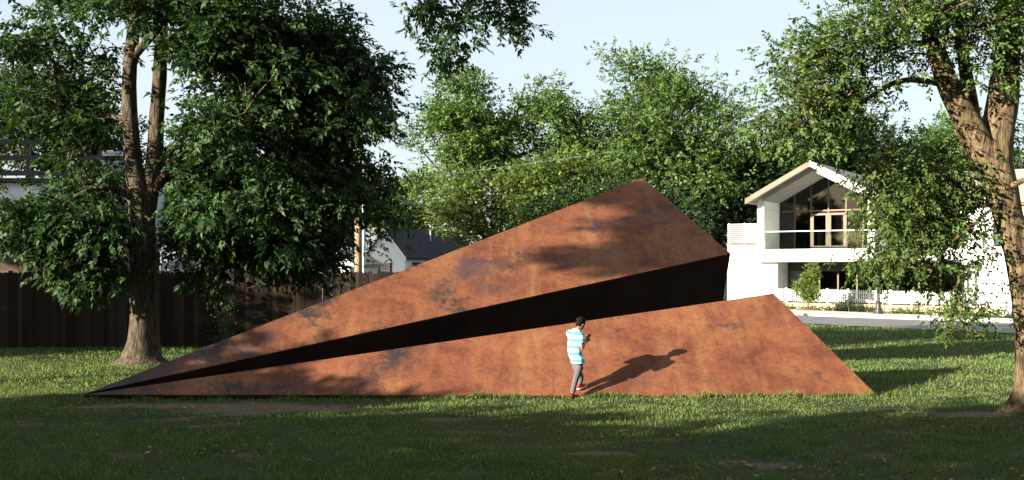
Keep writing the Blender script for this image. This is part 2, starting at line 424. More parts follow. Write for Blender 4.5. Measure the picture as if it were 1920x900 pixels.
def make_grass():
    rg = np.random.default_rng(11); out = []
    for d0, d1, dens, hh, ww in ((11.3, 15, 900, .060, .010), (15, 21, 750, .062, .011), (21, 28, 330, .070, .017), (28, 37, 150, .08, .026), (37, 47, 60, .085, .04)):
        wmax = 0.5 * d1
        n = int(dens * (d1 - d0) * 2 * wmax)
        x = rg.uniform(-wmax, wmax, n); y = rg.uniform(d0, d1, n)
        k = (np.abs(x) < 0.495 * y + .4) & ~in_tri(x, y, foot, 0.03) & ~in_tri(x, y, foot2, .05)
        k &= y < interp(NEAR, x) - .15
        k &= ~((y > 32.0) & (x < -4))
        dv = dirt_fn(x, y)
        k &= rg.uniform(0, 1, n) > np.clip((dv - .12) * 2.6, 0, .97)
        cl = vnoise(x * 1.7, y * 1.7, 21) * .6 + vnoise(x * 5, y * 5, 22) * .4
        k &= rg.uniform(0, 1, n) < .35 + cl
        x, y, cl = x[k], y[k], cl[k]; n = len(x)
        h = hh * rg.uniform(.45, 1.25, n) * (.45 + 1.05 * cl); w = ww * rg.uniform(.7, 1.3, n)
        a = rg.uniform(0, 2 * np.pi, n); b = rg.uniform(0, 2 * np.pi, n); ln = rg.uniform(.15, 1.0, n) * h
        sx, sy = np.cos(a) * w / 2, np.sin(a) * w / 2; lx, ly = np.cos(b) * ln, np.sin(b) * ln
        z0 = np.vectorize(terrain)(x, y) - .012
        p0 = np.stack([x - sx, y - sy, z0], 1); p1 = np.stack([x + sx, y + sy, z0], 1)
        p2 = np.stack([x + sx * .8 + lx * .35, y + sy * .8 + ly * .35, z0 + h * .6], 1)
        p3 = np.stack([x - sx * .8 + lx * .35, y - sy * .8 + ly * .35, z0 + h * .6], 1)
        p4 = np.stack([x + lx, y + ly, z0 + h], 1)
        out.append(np.stack([p0, p1, p2, p3, p4], 1))
    n = 9000; t = rg.uniform(0.0, 1.02, n); k = rg.uniform(0, 1, n) < (vnoise(t * 40, t * 0, 31) * .9 + .15) * (.35 + .65 * (t > .45)); t = t[k]; n = len(t)
    x = T0.x + (RF.x - T0.x) * t; y = T0.y + (RF.y - T0.y) * t - .03 - rg.uniform(0, .10, n); h = rg.uniform(.05, .15, n) * (.5 + vnoise(t * 70, t * 0, 32)); w = .011 * rg.uniform(.7, 1.3, n)
    a = rg.uniform(0, 6.28, n); b = rg.uniform(0, 6.28, n); sx, sy = np.cos(a) * w / 2, np.sin(a) * w / 2; lx, ly = np.cos(b) * h * .4, -np.abs(np.sin(b)) * h * .3; z0 = np.full(n, -.012)
    out.append(np.stack([np.stack([x - sx, y - sy, z0], 1), np.stack([x + sx, y + sy, z0], 1), np.stack([x + sx * .8 + lx * .35, y + sy * .8 + ly * .35, z0 + h * .6], 1), np.stack([x - sx * .8 + lx * .35, y - sy * .8 + ly * .35, z0 + h * .6], 1), np.stack([x + lx, y + ly, z0 + h], 1)], 1))
    A = np.concatenate(out); n = len(A); V = A.reshape(-1, 3); b = np.arange(n) * 5
    Q = np.stack([b, b + 1, b + 2, b + 3], 1); Tt = np.stack([b + 3, b + 2, b + 4, b + 4], 1)
    # tips as triangles
    me = bpy.data.meshes.new('grass'); me.vertices.add(len(V)); me.vertices.foreach_set("co", V.astype(np.float32).ravel())
    loops = np.concatenate([Q, Tt[:, :3]], 1).astype(np.int32)   # 7 per blade
    me.loops.add(n * 7); me.loops.foreach_set("vertex_index", loops.ravel())
    me.polygons.add(n * 2)
    st = np.stack([np.arange(n) * 7, np.arange(n) * 7 + 4], 1).astype(np.int32).ravel()
    me.polygons.foreach_set("loop_start", st)
    try: me.polygons.foreach_set("loop_total", np.tile(np.array([4, 3], np.int32), n))
    except Exception: pass
    me.materials.append(M['grass']); me.update(calc_edges=True)
    o = bpy.data.objects.new('grass', me); link(o); tag(o, 'short green lawn grass around the rusted sculpture', 'grass', kind='stuff')
    print('grass blades', n)
make_grass()

def scatter(name, label, mat, n, size, seed, zoff, band=None):
    rg = np.random.default_rng(seed); y = 11.5 + 24 * rg.uniform(0, 1, n) ** 1.4; x = rg.uniform(-.49, .49, n) * y
    k = ~in_tri(x, y, foot, 0.03) & ~in_tri(x, y, foot2, .05) & (vnoise(x * .5, y * .5, seed) > .42); x, y = x[k], y[k]; n = len(x)
    c = np.stack([x, y, zoff + rg.uniform(0, .02, n)], 1); a = rg.uniform(0, 6.28, n); l = size * rg.uniform(.6, 1.3, n)
    d = np.stack([np.cos(a), np.sin(a), rg.uniform(-.3, .4, n)], 1) * l[:, None]; s_ = np.stack([-np.sin(a), np.cos(a), rg.uniform(-.4, .4, n)], 1) * (l * .55)[:, None]
    A = np.stack([c - d * .5, c + s_ * .5, c + d * .5, c - s_ * .5], 1).reshape(-1, 3)
    o = bpy.data.objects.new(name, quick_mesh(name, A, np.arange(len(A)).reshape(-1, 4), mat)); link(o); tag(o, label, name.replace('_', ' '), kind='stuff')
M['litter'] = mat_noise('dry_leaf', (0.13, 0.08, 0.04), (0.30, 0.21, 0.11), 9, 0.9, 0.1)
M['clover'] = mat_noise('clover_flower', (0.42, 0.44, 0.38), (0.60, 0.60, 0.55), 20, 0.8, 0.1)
scatter('fallen_leaves', 'dry tan leaves scattered over the lawn', M['litter'], 1700, .075, 5, .035)
scatter('clover_flowers', 'tiny pale clover heads dotted in the lawn', M['clover'], 900, .022, 6, .06)

# ------------------------------------------------------------------ the sculpture
def ray_plane(px, py, p0, n):
    o = Vector((0, 0, H)); d = Vector(((px - 960) / F, 1, (HZ - py) / F))
    return o + d * ((p0 - o).dot(n) / d.dot(n))
sculp = thing('sculpture', (T0.x, T0.y, 0), 'huge angular rusted steel sculpture like two pointed wedges lying on the lawn', 'sculpture')
nl = (RF - T0).cross(A_ - T0).normalized()
nu = (B_ - TU).cross(C_ - TU).normalized()
if nl.z < 0: nl = -nl
if nu.z < 0: nu = -nu
def wedge_core(t, b, c, n, under, ins):
    """closed dark body under a sloping face t-b-c; the near side leans in by `under`"""
    pr = Vector(((b - t).y, -(b - t).x, 0)).normalized()     # towards the viewer
    dn = n * -ins
    t2, b2, c2 = t + dn, b + dn, c + dn
    tg = Vector((t2.x, t2.y, -.05)) + (-pr) * under * max(t2.z, 0)
    bg = Vector((b2.x, b2.y, -.05)) - pr * under * b2.z
    cg = Vector((c2.x, c2.y, -.05)) + Vector((0, -.3, 0)) * 0
    m = MB(); m.add([t2, b2, c2, tg, bg, cg], [(0, 1, 2), (3, 5, 4), (0, 3, 4, 1), (1, 4, 5, 2), (2, 5, 3, 0)])
    return m
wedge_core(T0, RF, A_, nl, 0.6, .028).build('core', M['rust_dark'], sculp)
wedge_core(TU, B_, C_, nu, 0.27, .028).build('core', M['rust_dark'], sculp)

def plates(t, b, c, n, seams, name, gap=0.0035, thick=0.027):
    """split the triangle t (tip), b (near end), c (far end) at the seams, each given as a pair of pixels top/bottom"""
    def on_edge(e0, e1, q, q2):     # intersection of line q-q2 with edge in plane
        ax = (e1 - e0); L = ax.length; ax /= L; ay = n.cross(ax)
        a0, a1 = (q - e0).dot(ay), (q2 - e0).dot(ay)
        s = a0 / (a0 - a1); hit = q + (q2 - q) * s
        return hit
    cuts = []
    for (u0, v0, u1, v1) in seams:
        q = ray_plane(u0, v0, t, n); q2 = ray_plane(u1, v1, t, n)
        cuts.append((on_edge(t, c, q, q2), on_edge(t, b, q, q2)))
    cuts.sort(key=lambda k: (k[0] - t).length)
    lims = [(t, t)] + cuts + [(c, b)]
    for i in range(len(lims) - 1):
        (c0, b0), (c1, b1) = lims[i], lims[i + 1]
        along = (b - t).normalized()
        g0 = along * (gap if i else 0); g1 = along * (gap if i < len(lims) - 2 else 0)
        poly = [b0 + g0, b1 - g1, c1 - g1, c0 + g0] if i else [t, b1 - g1, c1 - g1]
        m = MB(); off = n * -thick
        k = len(poly)
        # subdivided top with slightly proud, softened rim
        ctr = sum(poly, Vector()) / k; rim = [p + (ctr - p).normalized() * 0.003 for p in poly]
        lowp = [p - n * .004 for p in poly]; bot = [p + off for p in poly]
        m.v += [tuple(p) for p in rim + lowp + bot]
        m.f.append(tuple(range(k)))
        for j in range(k):
            j2 = (j + 1) % k
            m.f.append((k + j, k + j2, j2, j)); m.f.append((2 * k + j, 2 * k + j2, k + j2, k + j))
        m.f.append(tuple(range(3 * k - 1, 2 * k - 1, -1)))
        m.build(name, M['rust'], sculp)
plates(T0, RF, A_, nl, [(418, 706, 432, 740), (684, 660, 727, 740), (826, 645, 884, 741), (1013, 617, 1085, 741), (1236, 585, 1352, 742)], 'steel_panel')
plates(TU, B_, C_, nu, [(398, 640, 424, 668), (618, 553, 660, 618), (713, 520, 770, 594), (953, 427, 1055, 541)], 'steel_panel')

# ------------------------------------------------------------------ trees
def catmull(pts, step):
    pts = [np.array(p, float) for p in pts]; out = []
    for i in range(len(pts) - 1):
        p0 = pts[max(i - 1, 0)]; p1 = pts[i]; p2 = pts[i + 1]; p3 = pts[min(i + 2, len(pts) - 1)]
        n = max(2, int(np.linalg.norm(p2[:3] - p1[:3]) / step))
        for k in range(n):
            t = k / n
            q = .5 * ((2 * p1) + (-p0 + p2) * t + (2 * p0 - 5 * p1 + 4 * p2 - p3) * t * t + (-p0 + 3 * p1 - 3 * p2 + p3) * t ** 3)
            q[3] = max(.006, p1[3] + (p2[3] - p1[3]) * t); out.append(q)
    out.append(pts[-1]); return out

def pxpath(lst): return [(*P(a, b, d), r) for a, b, d, r in lst]
def pxell(lst): return [(*P(a, b, d), rx * d / F, rd, ry * d / F) for a, b, rx, ry, d, rd in lst]

def make_tree(name, label, base, paths, ells, ncl, clr, nspr, nlf, L, W, leaf, bark, seed, group=None, droop=0.35, gap=0.0, gapscale=.9,
              step=0.14, sides=12, amp=0.12, twig=0.012, minz=1.0, sprlen=None, bias=.42, cat='tree', clear=None, clear3=None, fixed=(), bpc=6, br=1.5, flare=0.0, fixr=.6):
    rg = np.random.default_rng(seed); th = thing(name, base, label, cat, group)
    E = np.array(ells); vol = E[:, 3] * E[:, 4] * E[:, 5]; vol = vol ** .8; pr = vol / vol.sum()
    cs = [np.array(c) for c in fixed]; nfix = len(cs)
    off = rg.uniform(0, 100, 3); brr = clr * br
    def ok(c):
        if c[2] < minz: return False
        if clear3 and clear3(c): return False
        return not (clear and clear(960 + F * c[0] / c[1], HZ - F * (c[2] - H) / c[1], c[1]))
    while len(cs) < ncl + nfix:
        i = rg.choice(len(E), p=pr); d = rg.normal(size=3); d /= np.linalg.norm(d); r = rg.uniform() ** bias
        c = E[i, :3] + d * r * E[i, 3:6]
        if gap and mnoise.noise(Vector(c * gapscale + off)) < gap - .35 and rg.uniform() < .9: continue
        if not ok(c): continue
        for k in range(rg.integers(max(1, bpc // 2), bpc + bpc // 2 + 1)):
            q = c + rg.normal(size=3) * np.array([brr, brr, brr * .5]) * (k > 0)
            if ok(q): cs.append(q)
    ncl = len(cs)
    cs = np.array(cs)
    # woody skeleton
    mb = MB(); nodes = []; par = []
    for pth in paths:
        q = catmull(pth, step); mb.tube(q, sides, amp, flare=flare if q[0][2] < .1 else 0)
        q2 = q[::max(1, int(.3 / step))]
        for p in q2[len(q2) // 5:]: nodes.append(p[:3])
    nodes = np.array(nodes); ntr = len(nodes)
    cap = ntr + ncl * 4 + 8; N = np.zeros((cap, 3)); N[:ntr] = nodes; parent = -np.ones(cap, int); cnt = ntr
    dmin = np.min(np.linalg.norm(cs[:, None] - nodes[None], axis=2), axis=1)
    ends = []
    for ci in np.argsort(dmin):
        c = cs[ci]; d = np.linalg.norm(N[:cnt] - c, axis=1) + .35 * np.maximum(0, N[:cnt, 2] - c[2] + .0)
        j = int(np.argmin(d)); dist = np.linalg.norm(N[j] - c); k = 3 if dist > .8 else 1
        prev = j
        for s in range(1, k + 1):
            t = s / k; q = N[j] * (1 - t) + c * t
            if s < k: q = q + rg.normal(size=3) * dist * .06 + np.array([0, 0, .10 * dist * math.sin(t * math.pi)])
            N[cnt] = q; parent[cnt] = prev; prev = cnt; cnt += 1
        ends.append(prev)
    load = np.zeros(cnt)
    for e in ends:
        while e >= ntr: load[e] += 1; e = parent[e]
    for i in range(ntr, cnt):
        p = parent[i]; r1 = twig * load[i] ** .5; r0 = twig * (load[p] ** .5 if p >= ntr else load[i] ** .5 * 1.15)
        mb.tube([(*N[p], r0), (*N[i], r1)], 5, cap=False)
    tr_ = mb.build('trunk', bark, th, smooth=True)
    # leaves
    n = ncl * nspr; ctr = np.repeat(cs, nspr, 0)
    mid = cs.mean(0)
    sc_ = np.ones(ncl); sc_[:nfix] = fixr
    ofs = rg.normal(size=(n, 3)) * np.array([clr, clr, clr * .62]) * np.repeat(sc_, nspr)[:, None]; o = ctr + ofs
    outw = o - mid; outw /= np.linalg.norm(outw, axis=1)[:, None] + 1e-6
    on = ofs / (np.linalg.norm(ofs, axis=1)[:, None] + 1e-6)
    sdr = on * .7 + outw * .5 + rg.normal(size=(n, 3)) * .45; sdr[:, 2] -= droop
    sdr /= np.linalg.norm(sdr, axis=1)[:, None]
    up = np.array([0, 0, 1.0]) + rg.normal(size=(n, 3)) * .45
    side = np.cross(sdr, up); side /= np.linalg.norm(side, axis=1)[:, None] + 1e-6
    sl = (sprlen or L * 1.7) * rg.uniform(.6, 1.2, n)
    Vs = []
    for k in range(nlf):
        t = (k + .6) / nlf; sgn = 1 if k % 2 else -1
        b = o + sdr * (sl * t)[:, None]
        if k == nlf - 1: d = sdr + rg.normal(size=(n, 3)) * .2
        else: d = sdr * .65 + side * sgn * .75 + rg.normal(size=(n, 3)) * .25
        d[:, 2] -= droop * .5
        d /= np.linalg.norm(d, axis=1)[:, None]
        nn = np.cross(side, sdr) + rg.normal(size=(n, 3)) * .4
        s = np.cross(d, nn); s /= np.linalg.norm(s, axis=1)[:, None] + 1e-6
        nn = np.cross(s, d)
        l = (L * rg.uniform(.5, 1.35, n))[:, None]; w = (W * rg.uniform(.6, 1.3, n))[:, None]
        m1 = b + d * l * .42; fold = nn * w * .18
        Vs.append(np.stack([b, m1 + s * w * .5 + fold, b + d * l - nn * l * .08, m1 - s * w * .5 + fold], 1))
    A = np.concatenate(Vs).reshape(-1, 3) - np.array(base); q = np.arange(len(A)).reshape(-1, 4)
    me = quick_mesh('crown', A, q, leaf)
    co = bpy.data.objects.new('crown', me); link(co, th); co["kind"] = "stuff"
    return th

# big ash on the left
_q = random.Random(4)
bL = P(268, 683, 26.74); bL.z = -.02
make_tree('ash_tree', 'tall forked dark green tree with grey trunk beside the pointed end of the sculpture', bL,
    [[(*bL, .56), (bL.x, bL.y, .18, .44), (bL.x + .02, bL.y, .6, .37)] + pxpath([(270, 590, 26.74, .335), (268, 500, 26.74, .325), (266, 430, 26.74, .32), (262, 370, 26.7, .27), (251, 310, 26.7, .215), (245, 240, 26.65, .195), (242, 160, 26.6, .18), (247, 90, 26.6, .16), (256, 0, 26.6, .14), (270, -120, 26.7, .09), (280, -260, 26.8, .03)]),
     pxpath([(268, 450, 26.74, .25), (279, 370, 26.78, .22), (289, 300, 26.8, .195), (294, 220, 26.8, .18), (300, 130, 26.8, .17), (306, 20, 26.8, .14), (315, -90, 26.8, .10), (330, -260, 26.8, .03)]),
     pxpath([(282, 370, 26.78, .12), (330, 300, 26.6, .10), (400, 235, 26.4, .075), (450, 190, 26.2, .05), (500, 110, 26, .03)]),
     pxpath([(284, 350, 26.8, .12), (350, 330, 27, .09), (450, 300, 27.4, .07), (560, 320, 27.6, .05), (650, 360, 27.8, .025)]),
     pxpath([(262, 380, 26.7, .10), (200, 350, 26.2, .075), (140, 370, 25.8, .05), (80, 420, 25.5, .02)]),
     pxpath([(247, 110, 26.6, .11), (290, 60, 26.4, .10), (330, 10, 26.0, .07), (470, -110, 25.4, .06), (620, -95, 25, .045), (740, -45, 24.8, .03), (830, -25, 24.7, .022), (930, -20, 24.6, .014), (985, 10, 24.6, .006)])],
    pxell([(470, 180, 190, 150, 26.7, 3.2), (560, 300, 150, 110, 27.2, 2.6), (590, 130, 75, 95, 26.8, 2), (640, 215, 70, 60, 27, 1.7), (420, 340, 120, 110, 26.3, 2.4),
           (150, 70, 170, 90, 26.5, 2.8), (90, 190, 120, 70, 26.4, 2.2), (170, 240, 90, 60, 26, 1.6), (430, 40, 160, 70, 26.5, 2.8), (300, -60, 280, 80, 26.5, 3.6),
           (130, 330, 110, 70, 25.8, 1.8), (180, 425, 110, 70, 25.4, 1.4), (170, 500, 70, 45, 25.2, .9), (95, 420, 60, 40, 25.4, .9), (420, 440, 110, 60, 25.8, 1.8), (560, 430, 120, 60, 27.2, 1.7),
           (480, 510, 55, 35, 25.8, .9), (475, 550, 22, 22, 25.7, .4), (690, 375, 60, 38, 27.6, .9), (560, 490, 70, 36, 27.4, .9), (660, 150, 45, 50, 27, 1.0), (690, 225, 35, 40, 27, .9), (595, 430, 55, 42, 27.4, 1.0), (530, 470, 90, 50, 27, 1.2), (620, 80, 50, 60, 26.8, 1.2), (360, 470, 60, 40, 26.2, .8), (660, 290, 50, 50, 27.2, 1), (330, 420, 50, 50, 25.6, .8), (680, 310, 40, 40, 27.4, .8)]),
    900, .33, 22, 7, .165, .078, M['leaf_ash'], M['bark_grey'], 5, droop=.45, gap=.32, gapscale=.5, sides=22, amp=.10, step=.10, twig=.011, minz=1.7, sprlen=.30,
    clear=lambda u, v, d: (d < 27.3 and ((208 < u < 332 and 45 < v < 430) or (200 < u < 335 and 400 < v))) or (u < 125 and 255 < v < 370) or (u > 618 and v > 402) or (u > 640 and 250 < v < 310) or (735 < u and v > 130),
    clear3=lambda c: abs(-.493 * c[0] + .87 * c[1] - 27.85) < .42 and c[2] > 4.2 and .87 * c[0] + .493 * c[1] < 4.6, flare=.5, br=1.45,
    fixr=.55, fixed=[tuple(P(a - 14, b, 24.6 + .3 * math.sin(a))) for a, b in ((790, 4), (806, 30), (812, 52), (832, 14), (850, 40), (868, 14), (878, 50), (890, 72), (838, 84), (848, 102), (843, 122), (905, 22), (940, 8), (958, 34), (966, 60), (985, 22), (994, 46), (945, -12), (850, -12))]
        + [tuple(P(_q.uniform(60, 225), _q.uniform(385, 520), _q.uniform(24.8, 26))) for _ in range(34)] + [tuple(P(_q.uniform(130, 210), _q.uniform(510, 545), _q.uniform(25, 25.8))) for _ in range(7)] + [tuple(P(_q.uniform(20, 90), _q.uniform(375, 450), _q.uniform(25, 25.8))) for _ in range(8)])

# big elm at the right edge
_r = random.Random(12)
ELM_SPRAYS = [((1650, 1770), (430, 520))] * 26 + [((1770, 1850), (400, 560))] * 16 + [((1765, 1815), (540, 610))] * 9 + [((1610, 1690), (470, 500))] * 7 + [((1630, 1700), (280, 420))] * 12
bR = P(1937, 772, 18.0); bR.z = -.02
make_tree('elm_tree', 'leaning tan-barked tree with forked trunk standing on the lawn beside the street', bR,
    [[(*bR, .50), (bR.x, bR.y, .16, .36), (bR.x, bR.y, .45, .285)] + pxpath([(1934, 690, 18, .255), (1931, 620, 18, .245), (1922, 540, 18, .235), (1908, 470, 18, .235), (1892, 410, 18, .24), (1876, 350, 18, .26), (1864, 300, 18, .29), (1868, 250, 18, .27), (1880, 190, 18.05, .245), (1888, 110, 18.1, .21), (1898, 10, 18.2, .17), (1910, -120, 18.3, .1)]),
     pxpath([(1872, 330, 17.98, .22), (1846, 290, 17.95, .235), (1822, 245, 17.9, .225), (1796, 195, 17.9, .20), (1772, 145, 17.85, .17), (1752, 85, 17.8, .145), (1735, 30, 17.8, .125), (1718, -60, 17.8, .08)]),
     pxpath([(1826, 250, 17.9, .14), (1820, 190, 18.0, .115), (1808, 120, 18.1, .10), (1795, 30, 18.2, .085), (1785, -80, 18.2, .05)]),
     pxpath([(1780, 160, 17.86, .06), (1740, 153, 17.8, .052), (1700, 150, 17.7, .047), (1660, 163, 17.6, .04), (1610, 195, 17.5, .03), (1550, 215, 17.4, .02), (1490, 220, 17.3, .01)]),
     pxpath([(1893, 350, 17.8, .05), (1915, 340, 17.6, .045), (1950, 325, 17.4, .03)]),
     pxpath([(1880, 375, 17.8, .03), (1820, 425, 17.6, .022), (1770, 470, 17.4, .016), (1740, 520, 17.3, .01)])],
    pxell([(1745, 40, 85, 60, 17.8, 1.5), (1850, 60, 75, 80, 17.6, 1.3), (1905, 150, 40, 110, 17.8, 1.2), (1820, 130, 60, 50, 17.5, .9), (1580, 140, 80, 65, 17.5, 1.3), (1490, 215, 60, 50, 17.3, .9),
           (1545, 235, 85, 42, 17.4, 1.0), (1645, 95, 60, 55, 17.6, 1), (1540, 105, 50, 40, 17.5, .8), (1640, 230, 40, 40, 17.5, .7), (1660, 305, 75, 42, 18.0, 1.1), (1725, 320, 85, 60, 18.1, 1.2), (1800, 330, 50, 60, 18.1, 1.0),
           (1705, 395, 60, 50, 18.1, .9), (1765, 400, 60, 45, 18.1, .8), (1830, 470, 30, 45, 17.2, .4), (1720, 480, 55, 35, 17.1, .5), (1785, 585, 35, 38, 17.1, .28), (1790, 520, 40, 30, 17.1, .3), (1650, 488, 38, 10, 17.1, .25), (1595, 270, 60, 30, 17.3, .7),
           (1905, 400, 22, 80, 17.4, .4), (1905, 540, 18, 80, 17.5, .3), (1440, 250, 40, 35, 17.3, .6), (1655, 350, 30, 50, 17.2, .6), (1760, -60, 160, 60, 17.8, 1.8)]),
    620, .27, 15, 6, .085, .044, M['leaf_elm'], M['bark_tan'], 9, droop=.35, gap=.28, gapscale=.8, sides=24, amp=.14, step=.08, twig=.0062, minz=.9, sprlen=.20,
    clear3=lambda c: abs(-.493 * c[0] + .87 * c[1] - 11.45 - .12 * max(0, c[2] - 4)) < .42 and 1.5 < c[2] < 6.0 and .87 * c[0] + .493 * c[1] < 16.3, flare=.45, bpc=5, br=1.2, fixr=.75,
    fixed=[tuple(P(_r.uniform(*bx[0]), _r.uniform(*bx[1]), _r.uniform(17.2, 18.4))) for bx in ELM_SPRAYS],
    clear=lambda u, v, d: (1380 < u < 1635 and 285 < v < 480) or (1590 < u < 1655 and 335 < v < 470) or (u < 1600 and v > 300))

# trees beyond, each where it stands
def far_tree(name, label, D, px, trunk_top, ells, ncl, leaf, seed, clr=.75, L=.36, W=.20, nspr=27, nlf=5, r=.32, gap=.12, lean=0, gapscale=.28, bias=.36, limbs=3, twig=.022, bark='bark_far'):
    b = P(px, 505, D); b.z = terrain(b.x, b.y) - .05
    rg = random.Random(seed); paths = []
    top = P(px + lean, trunk_top, D)
    paths.append([(b.x, b.y, b.z, r * 1.35), (b.x, b.y, b.z + .7, r), (lerp(b.x, top.x, .5), b.y + rg.uniform(-.3, .3), lerp(0, top.z, .45), r * .8), (top.x, top.y, top.z, r * .25)])
    for i in range(limbs):
        e = ells[(i * 2 + 1) % len(ells)]; q = P(e[0], e[1], D); f = .25 + .12 * i
        s = Vector(paths[0][1][:3]).lerp(Vector(paths[0][2][:3]), .4 + .5 * f)
        m = s.lerp(q, .5) + Vector((rg.uniform(-.4, .4), rg.uniform(-.6, .6), .4))
        paths.append([(*s, r * .55), (*m, r * .38), (*q, r * .12)])
    return make_tree(name, label, b, paths, pxell([(*e[:4], D + (e[4] if len(e) > 4 else 0), e[5] if len(e) > 5 else max(e[2], e[3]) * D / F * .85) for e in ells]),
                     int(ncl * 1.15), clr, nspr, nlf, L * .8, W * .82, leaf, M[bark], seed, 'trees in the background', droop=.1, bpc=7, br=1.3, gap=gap, gapscale=gapscale, step=.6, sides=8, amp=.05, twig=twig, minz=1.2, sprlen=L * 1.5, bias=bias)

far_tree('broad_tree', 'broad round-crowned green tree rising behind the apex of the sculpture', 82, 1235, 190,
         [(1235, 215, 125, 95), (1310, 270, 75, 100), (1160, 240, 75, 85), (1230, 320, 150, 75), (1345, 330, 45, 60), (1140, 330, 70, 60), (1220, 150, 70, 35), (1290, 165, 55, 40)], 330, M['leaf_far'], 21, clr=.8, gap=.14, limbs=5)
far_tree('maple_tree', 'feathery tree with two upright leafy heads behind the sculpture', 84, 925, 230,
         [(862, 205, 52, 66), (800, 235, 32, 55), (985, 195, 52, 60), (935, 265, 70, 50), (1045, 240, 50, 55), (880, 300, 75, 50), (985, 300, 75, 55), (780, 270, 22, 25), (850, 160, 28, 24), (985, 155, 28, 24), (1080, 290, 45, 60)], 270, M['leaf_far'], 22, clr=.62, L=.38, W=.22, gap=.2, limbs=5)
far_tree('pale_tree', 'pale green low tree behind the small white house', 135, 745, 330,
         [(745, 345, 55, 45), (715, 385, 40, 50), (790, 370, 50, 60), (760, 410, 70, 30)], 150, M['leaf_far2'], 23, clr=.85, L=.40, W=.24)
far_tree('lime_tree', 'bright yellow-green leafy tree in front of the taller feathery tree', 74, 925, 340,
         [(865, 385, 60, 50), (940, 370, 55, 45), (1010, 355, 70, 45), (1080, 345, 50, 35), (850, 430, 50, 25), (960, 410, 90, 40), (1040, 390, 60, 40)], 250, M['leaf_far2'], 24, clr=.62, L=.34, W=.20, gap=.16)
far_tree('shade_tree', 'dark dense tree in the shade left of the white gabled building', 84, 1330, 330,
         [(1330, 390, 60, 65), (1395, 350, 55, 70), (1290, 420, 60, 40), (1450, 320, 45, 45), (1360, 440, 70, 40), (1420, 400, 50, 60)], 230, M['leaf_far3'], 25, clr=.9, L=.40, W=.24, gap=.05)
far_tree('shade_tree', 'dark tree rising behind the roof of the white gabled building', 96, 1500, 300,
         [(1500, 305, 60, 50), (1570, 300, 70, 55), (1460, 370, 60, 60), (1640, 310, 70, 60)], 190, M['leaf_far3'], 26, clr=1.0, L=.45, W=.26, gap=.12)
far_tree('roadside_tree', 'tree behind the right wing of the white building', 98, 1770, 270,
         [(1740, 300, 70, 60), (1820, 290, 80, 75), (1900, 310, 80, 80), (1980, 330, 80, 80)], 170, M['leaf_far'], 27, clr=1.0, L=.45, W=.26, gap=.2)
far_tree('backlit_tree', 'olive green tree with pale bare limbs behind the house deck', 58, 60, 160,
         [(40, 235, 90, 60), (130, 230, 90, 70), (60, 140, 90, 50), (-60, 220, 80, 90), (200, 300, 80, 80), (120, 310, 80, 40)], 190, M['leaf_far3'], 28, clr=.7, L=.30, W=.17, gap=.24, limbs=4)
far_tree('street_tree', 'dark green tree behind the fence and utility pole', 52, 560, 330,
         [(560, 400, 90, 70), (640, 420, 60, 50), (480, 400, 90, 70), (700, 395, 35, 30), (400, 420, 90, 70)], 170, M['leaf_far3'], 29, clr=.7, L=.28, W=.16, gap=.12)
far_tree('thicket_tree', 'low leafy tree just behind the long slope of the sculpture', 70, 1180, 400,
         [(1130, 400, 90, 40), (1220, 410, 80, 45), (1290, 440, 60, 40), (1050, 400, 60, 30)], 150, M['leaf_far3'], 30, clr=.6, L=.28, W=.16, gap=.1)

far_tree('added_yard_tree', 'dark tree added behind the big ash crown to shade the small white house', 98, 345, 330,
         [(345, 350, 60, 50), (345, 400, 70, 50), (400, 380, 50, 40)], 90, M['leaf_far3'], 31, clr=1.0, L=.5, W=.3, gap=.1)  # out of sight, added to take sun off the cottage wall
# trees that stand outside the frame to the left and behind, whose shade falls on the lawn; canopy and rear row are added
def off_tree(label, x, y, ells, ncl, seed, leaf='leaf_ash', clr=.7, r=.3, nspr=16, L=.46, W=.28, gap=0.0):
    b = (x, y, -.05); top = max(e[2] for e in ells)
    e0 = ells[0]
    pth = [[(x, y, -.05, r * 1.4), (x, y, .6, r), (x + .1, y, top * .5, r * .7), (e0[0], e0[1], top, r * .3)]]
    return make_tree('lawn_tree', label, b, pth, ells, ncl, clr, nspr, 5, L, W, M[leaf], M['bark_far'], seed, 'shade trees outside the view', droop=.2, gap=gap, gapscale=.5, step=.5, sides=8, amp=.06, twig=.02, minz=.4, sprlen=.45)
def uv(u, v): return (.87 * u - .493 * v, .493 * u + .87 * v)
x, y = uv(-12, 18.8)
off_tree('low bushy tree at the edge of the lawn shading the pointed end', x, y, [(x, y, 3.0, 2.5, 2.7, 2.7), (x + .3, y + .2, 1.4, 2.6, 2.6, 1.3)], 190, 41, clr=.5)
x, y = uv(-13, 14.0)
off_tree('bushy tree in the middle of the shading row beside the lawn', x, y, [(x, y, 3.0, 3.2, 3.3, 2.4), (x, y, 1.5, 3.2, 3.3, 1.4)], 230, 42, clr=.5)
x, y = uv(-14, 7.2)
off_tree('tall dense tree shading the near lawn', x, y, [(x, y, 7.5, 4.6, 4.3, 4.8), (x, y, 3.0, 4.0, 4.0, 2.8), (x + 2, y - 3.0, 6, 4, 4, 5), (*uv(-14, 10.4), 7.4, 1.5, 1.5, 2.4), (*uv(-14, 10.8), 3.6, 1.8, 1.8, 2.8)], 460, 43, clr=.6)
x, y = uv(-15, -2)
off_tree('tall tree behind the viewpoint', x, y, [(x, y, 6.5, 5, 5, 5), (x, y, 2.5, 4, 4, 2.2)], 190, 44)
x, y = uv(-20, 36.5)
off_tree('tall tree near the far corner of the board fence', x, y, [(x, y, 6.2, 4.4, 4.9, 5.0), (x, y, 2.2, 4.2, 4.8, 2.0)], 260, 45)
x, y = uv(-19, 47)
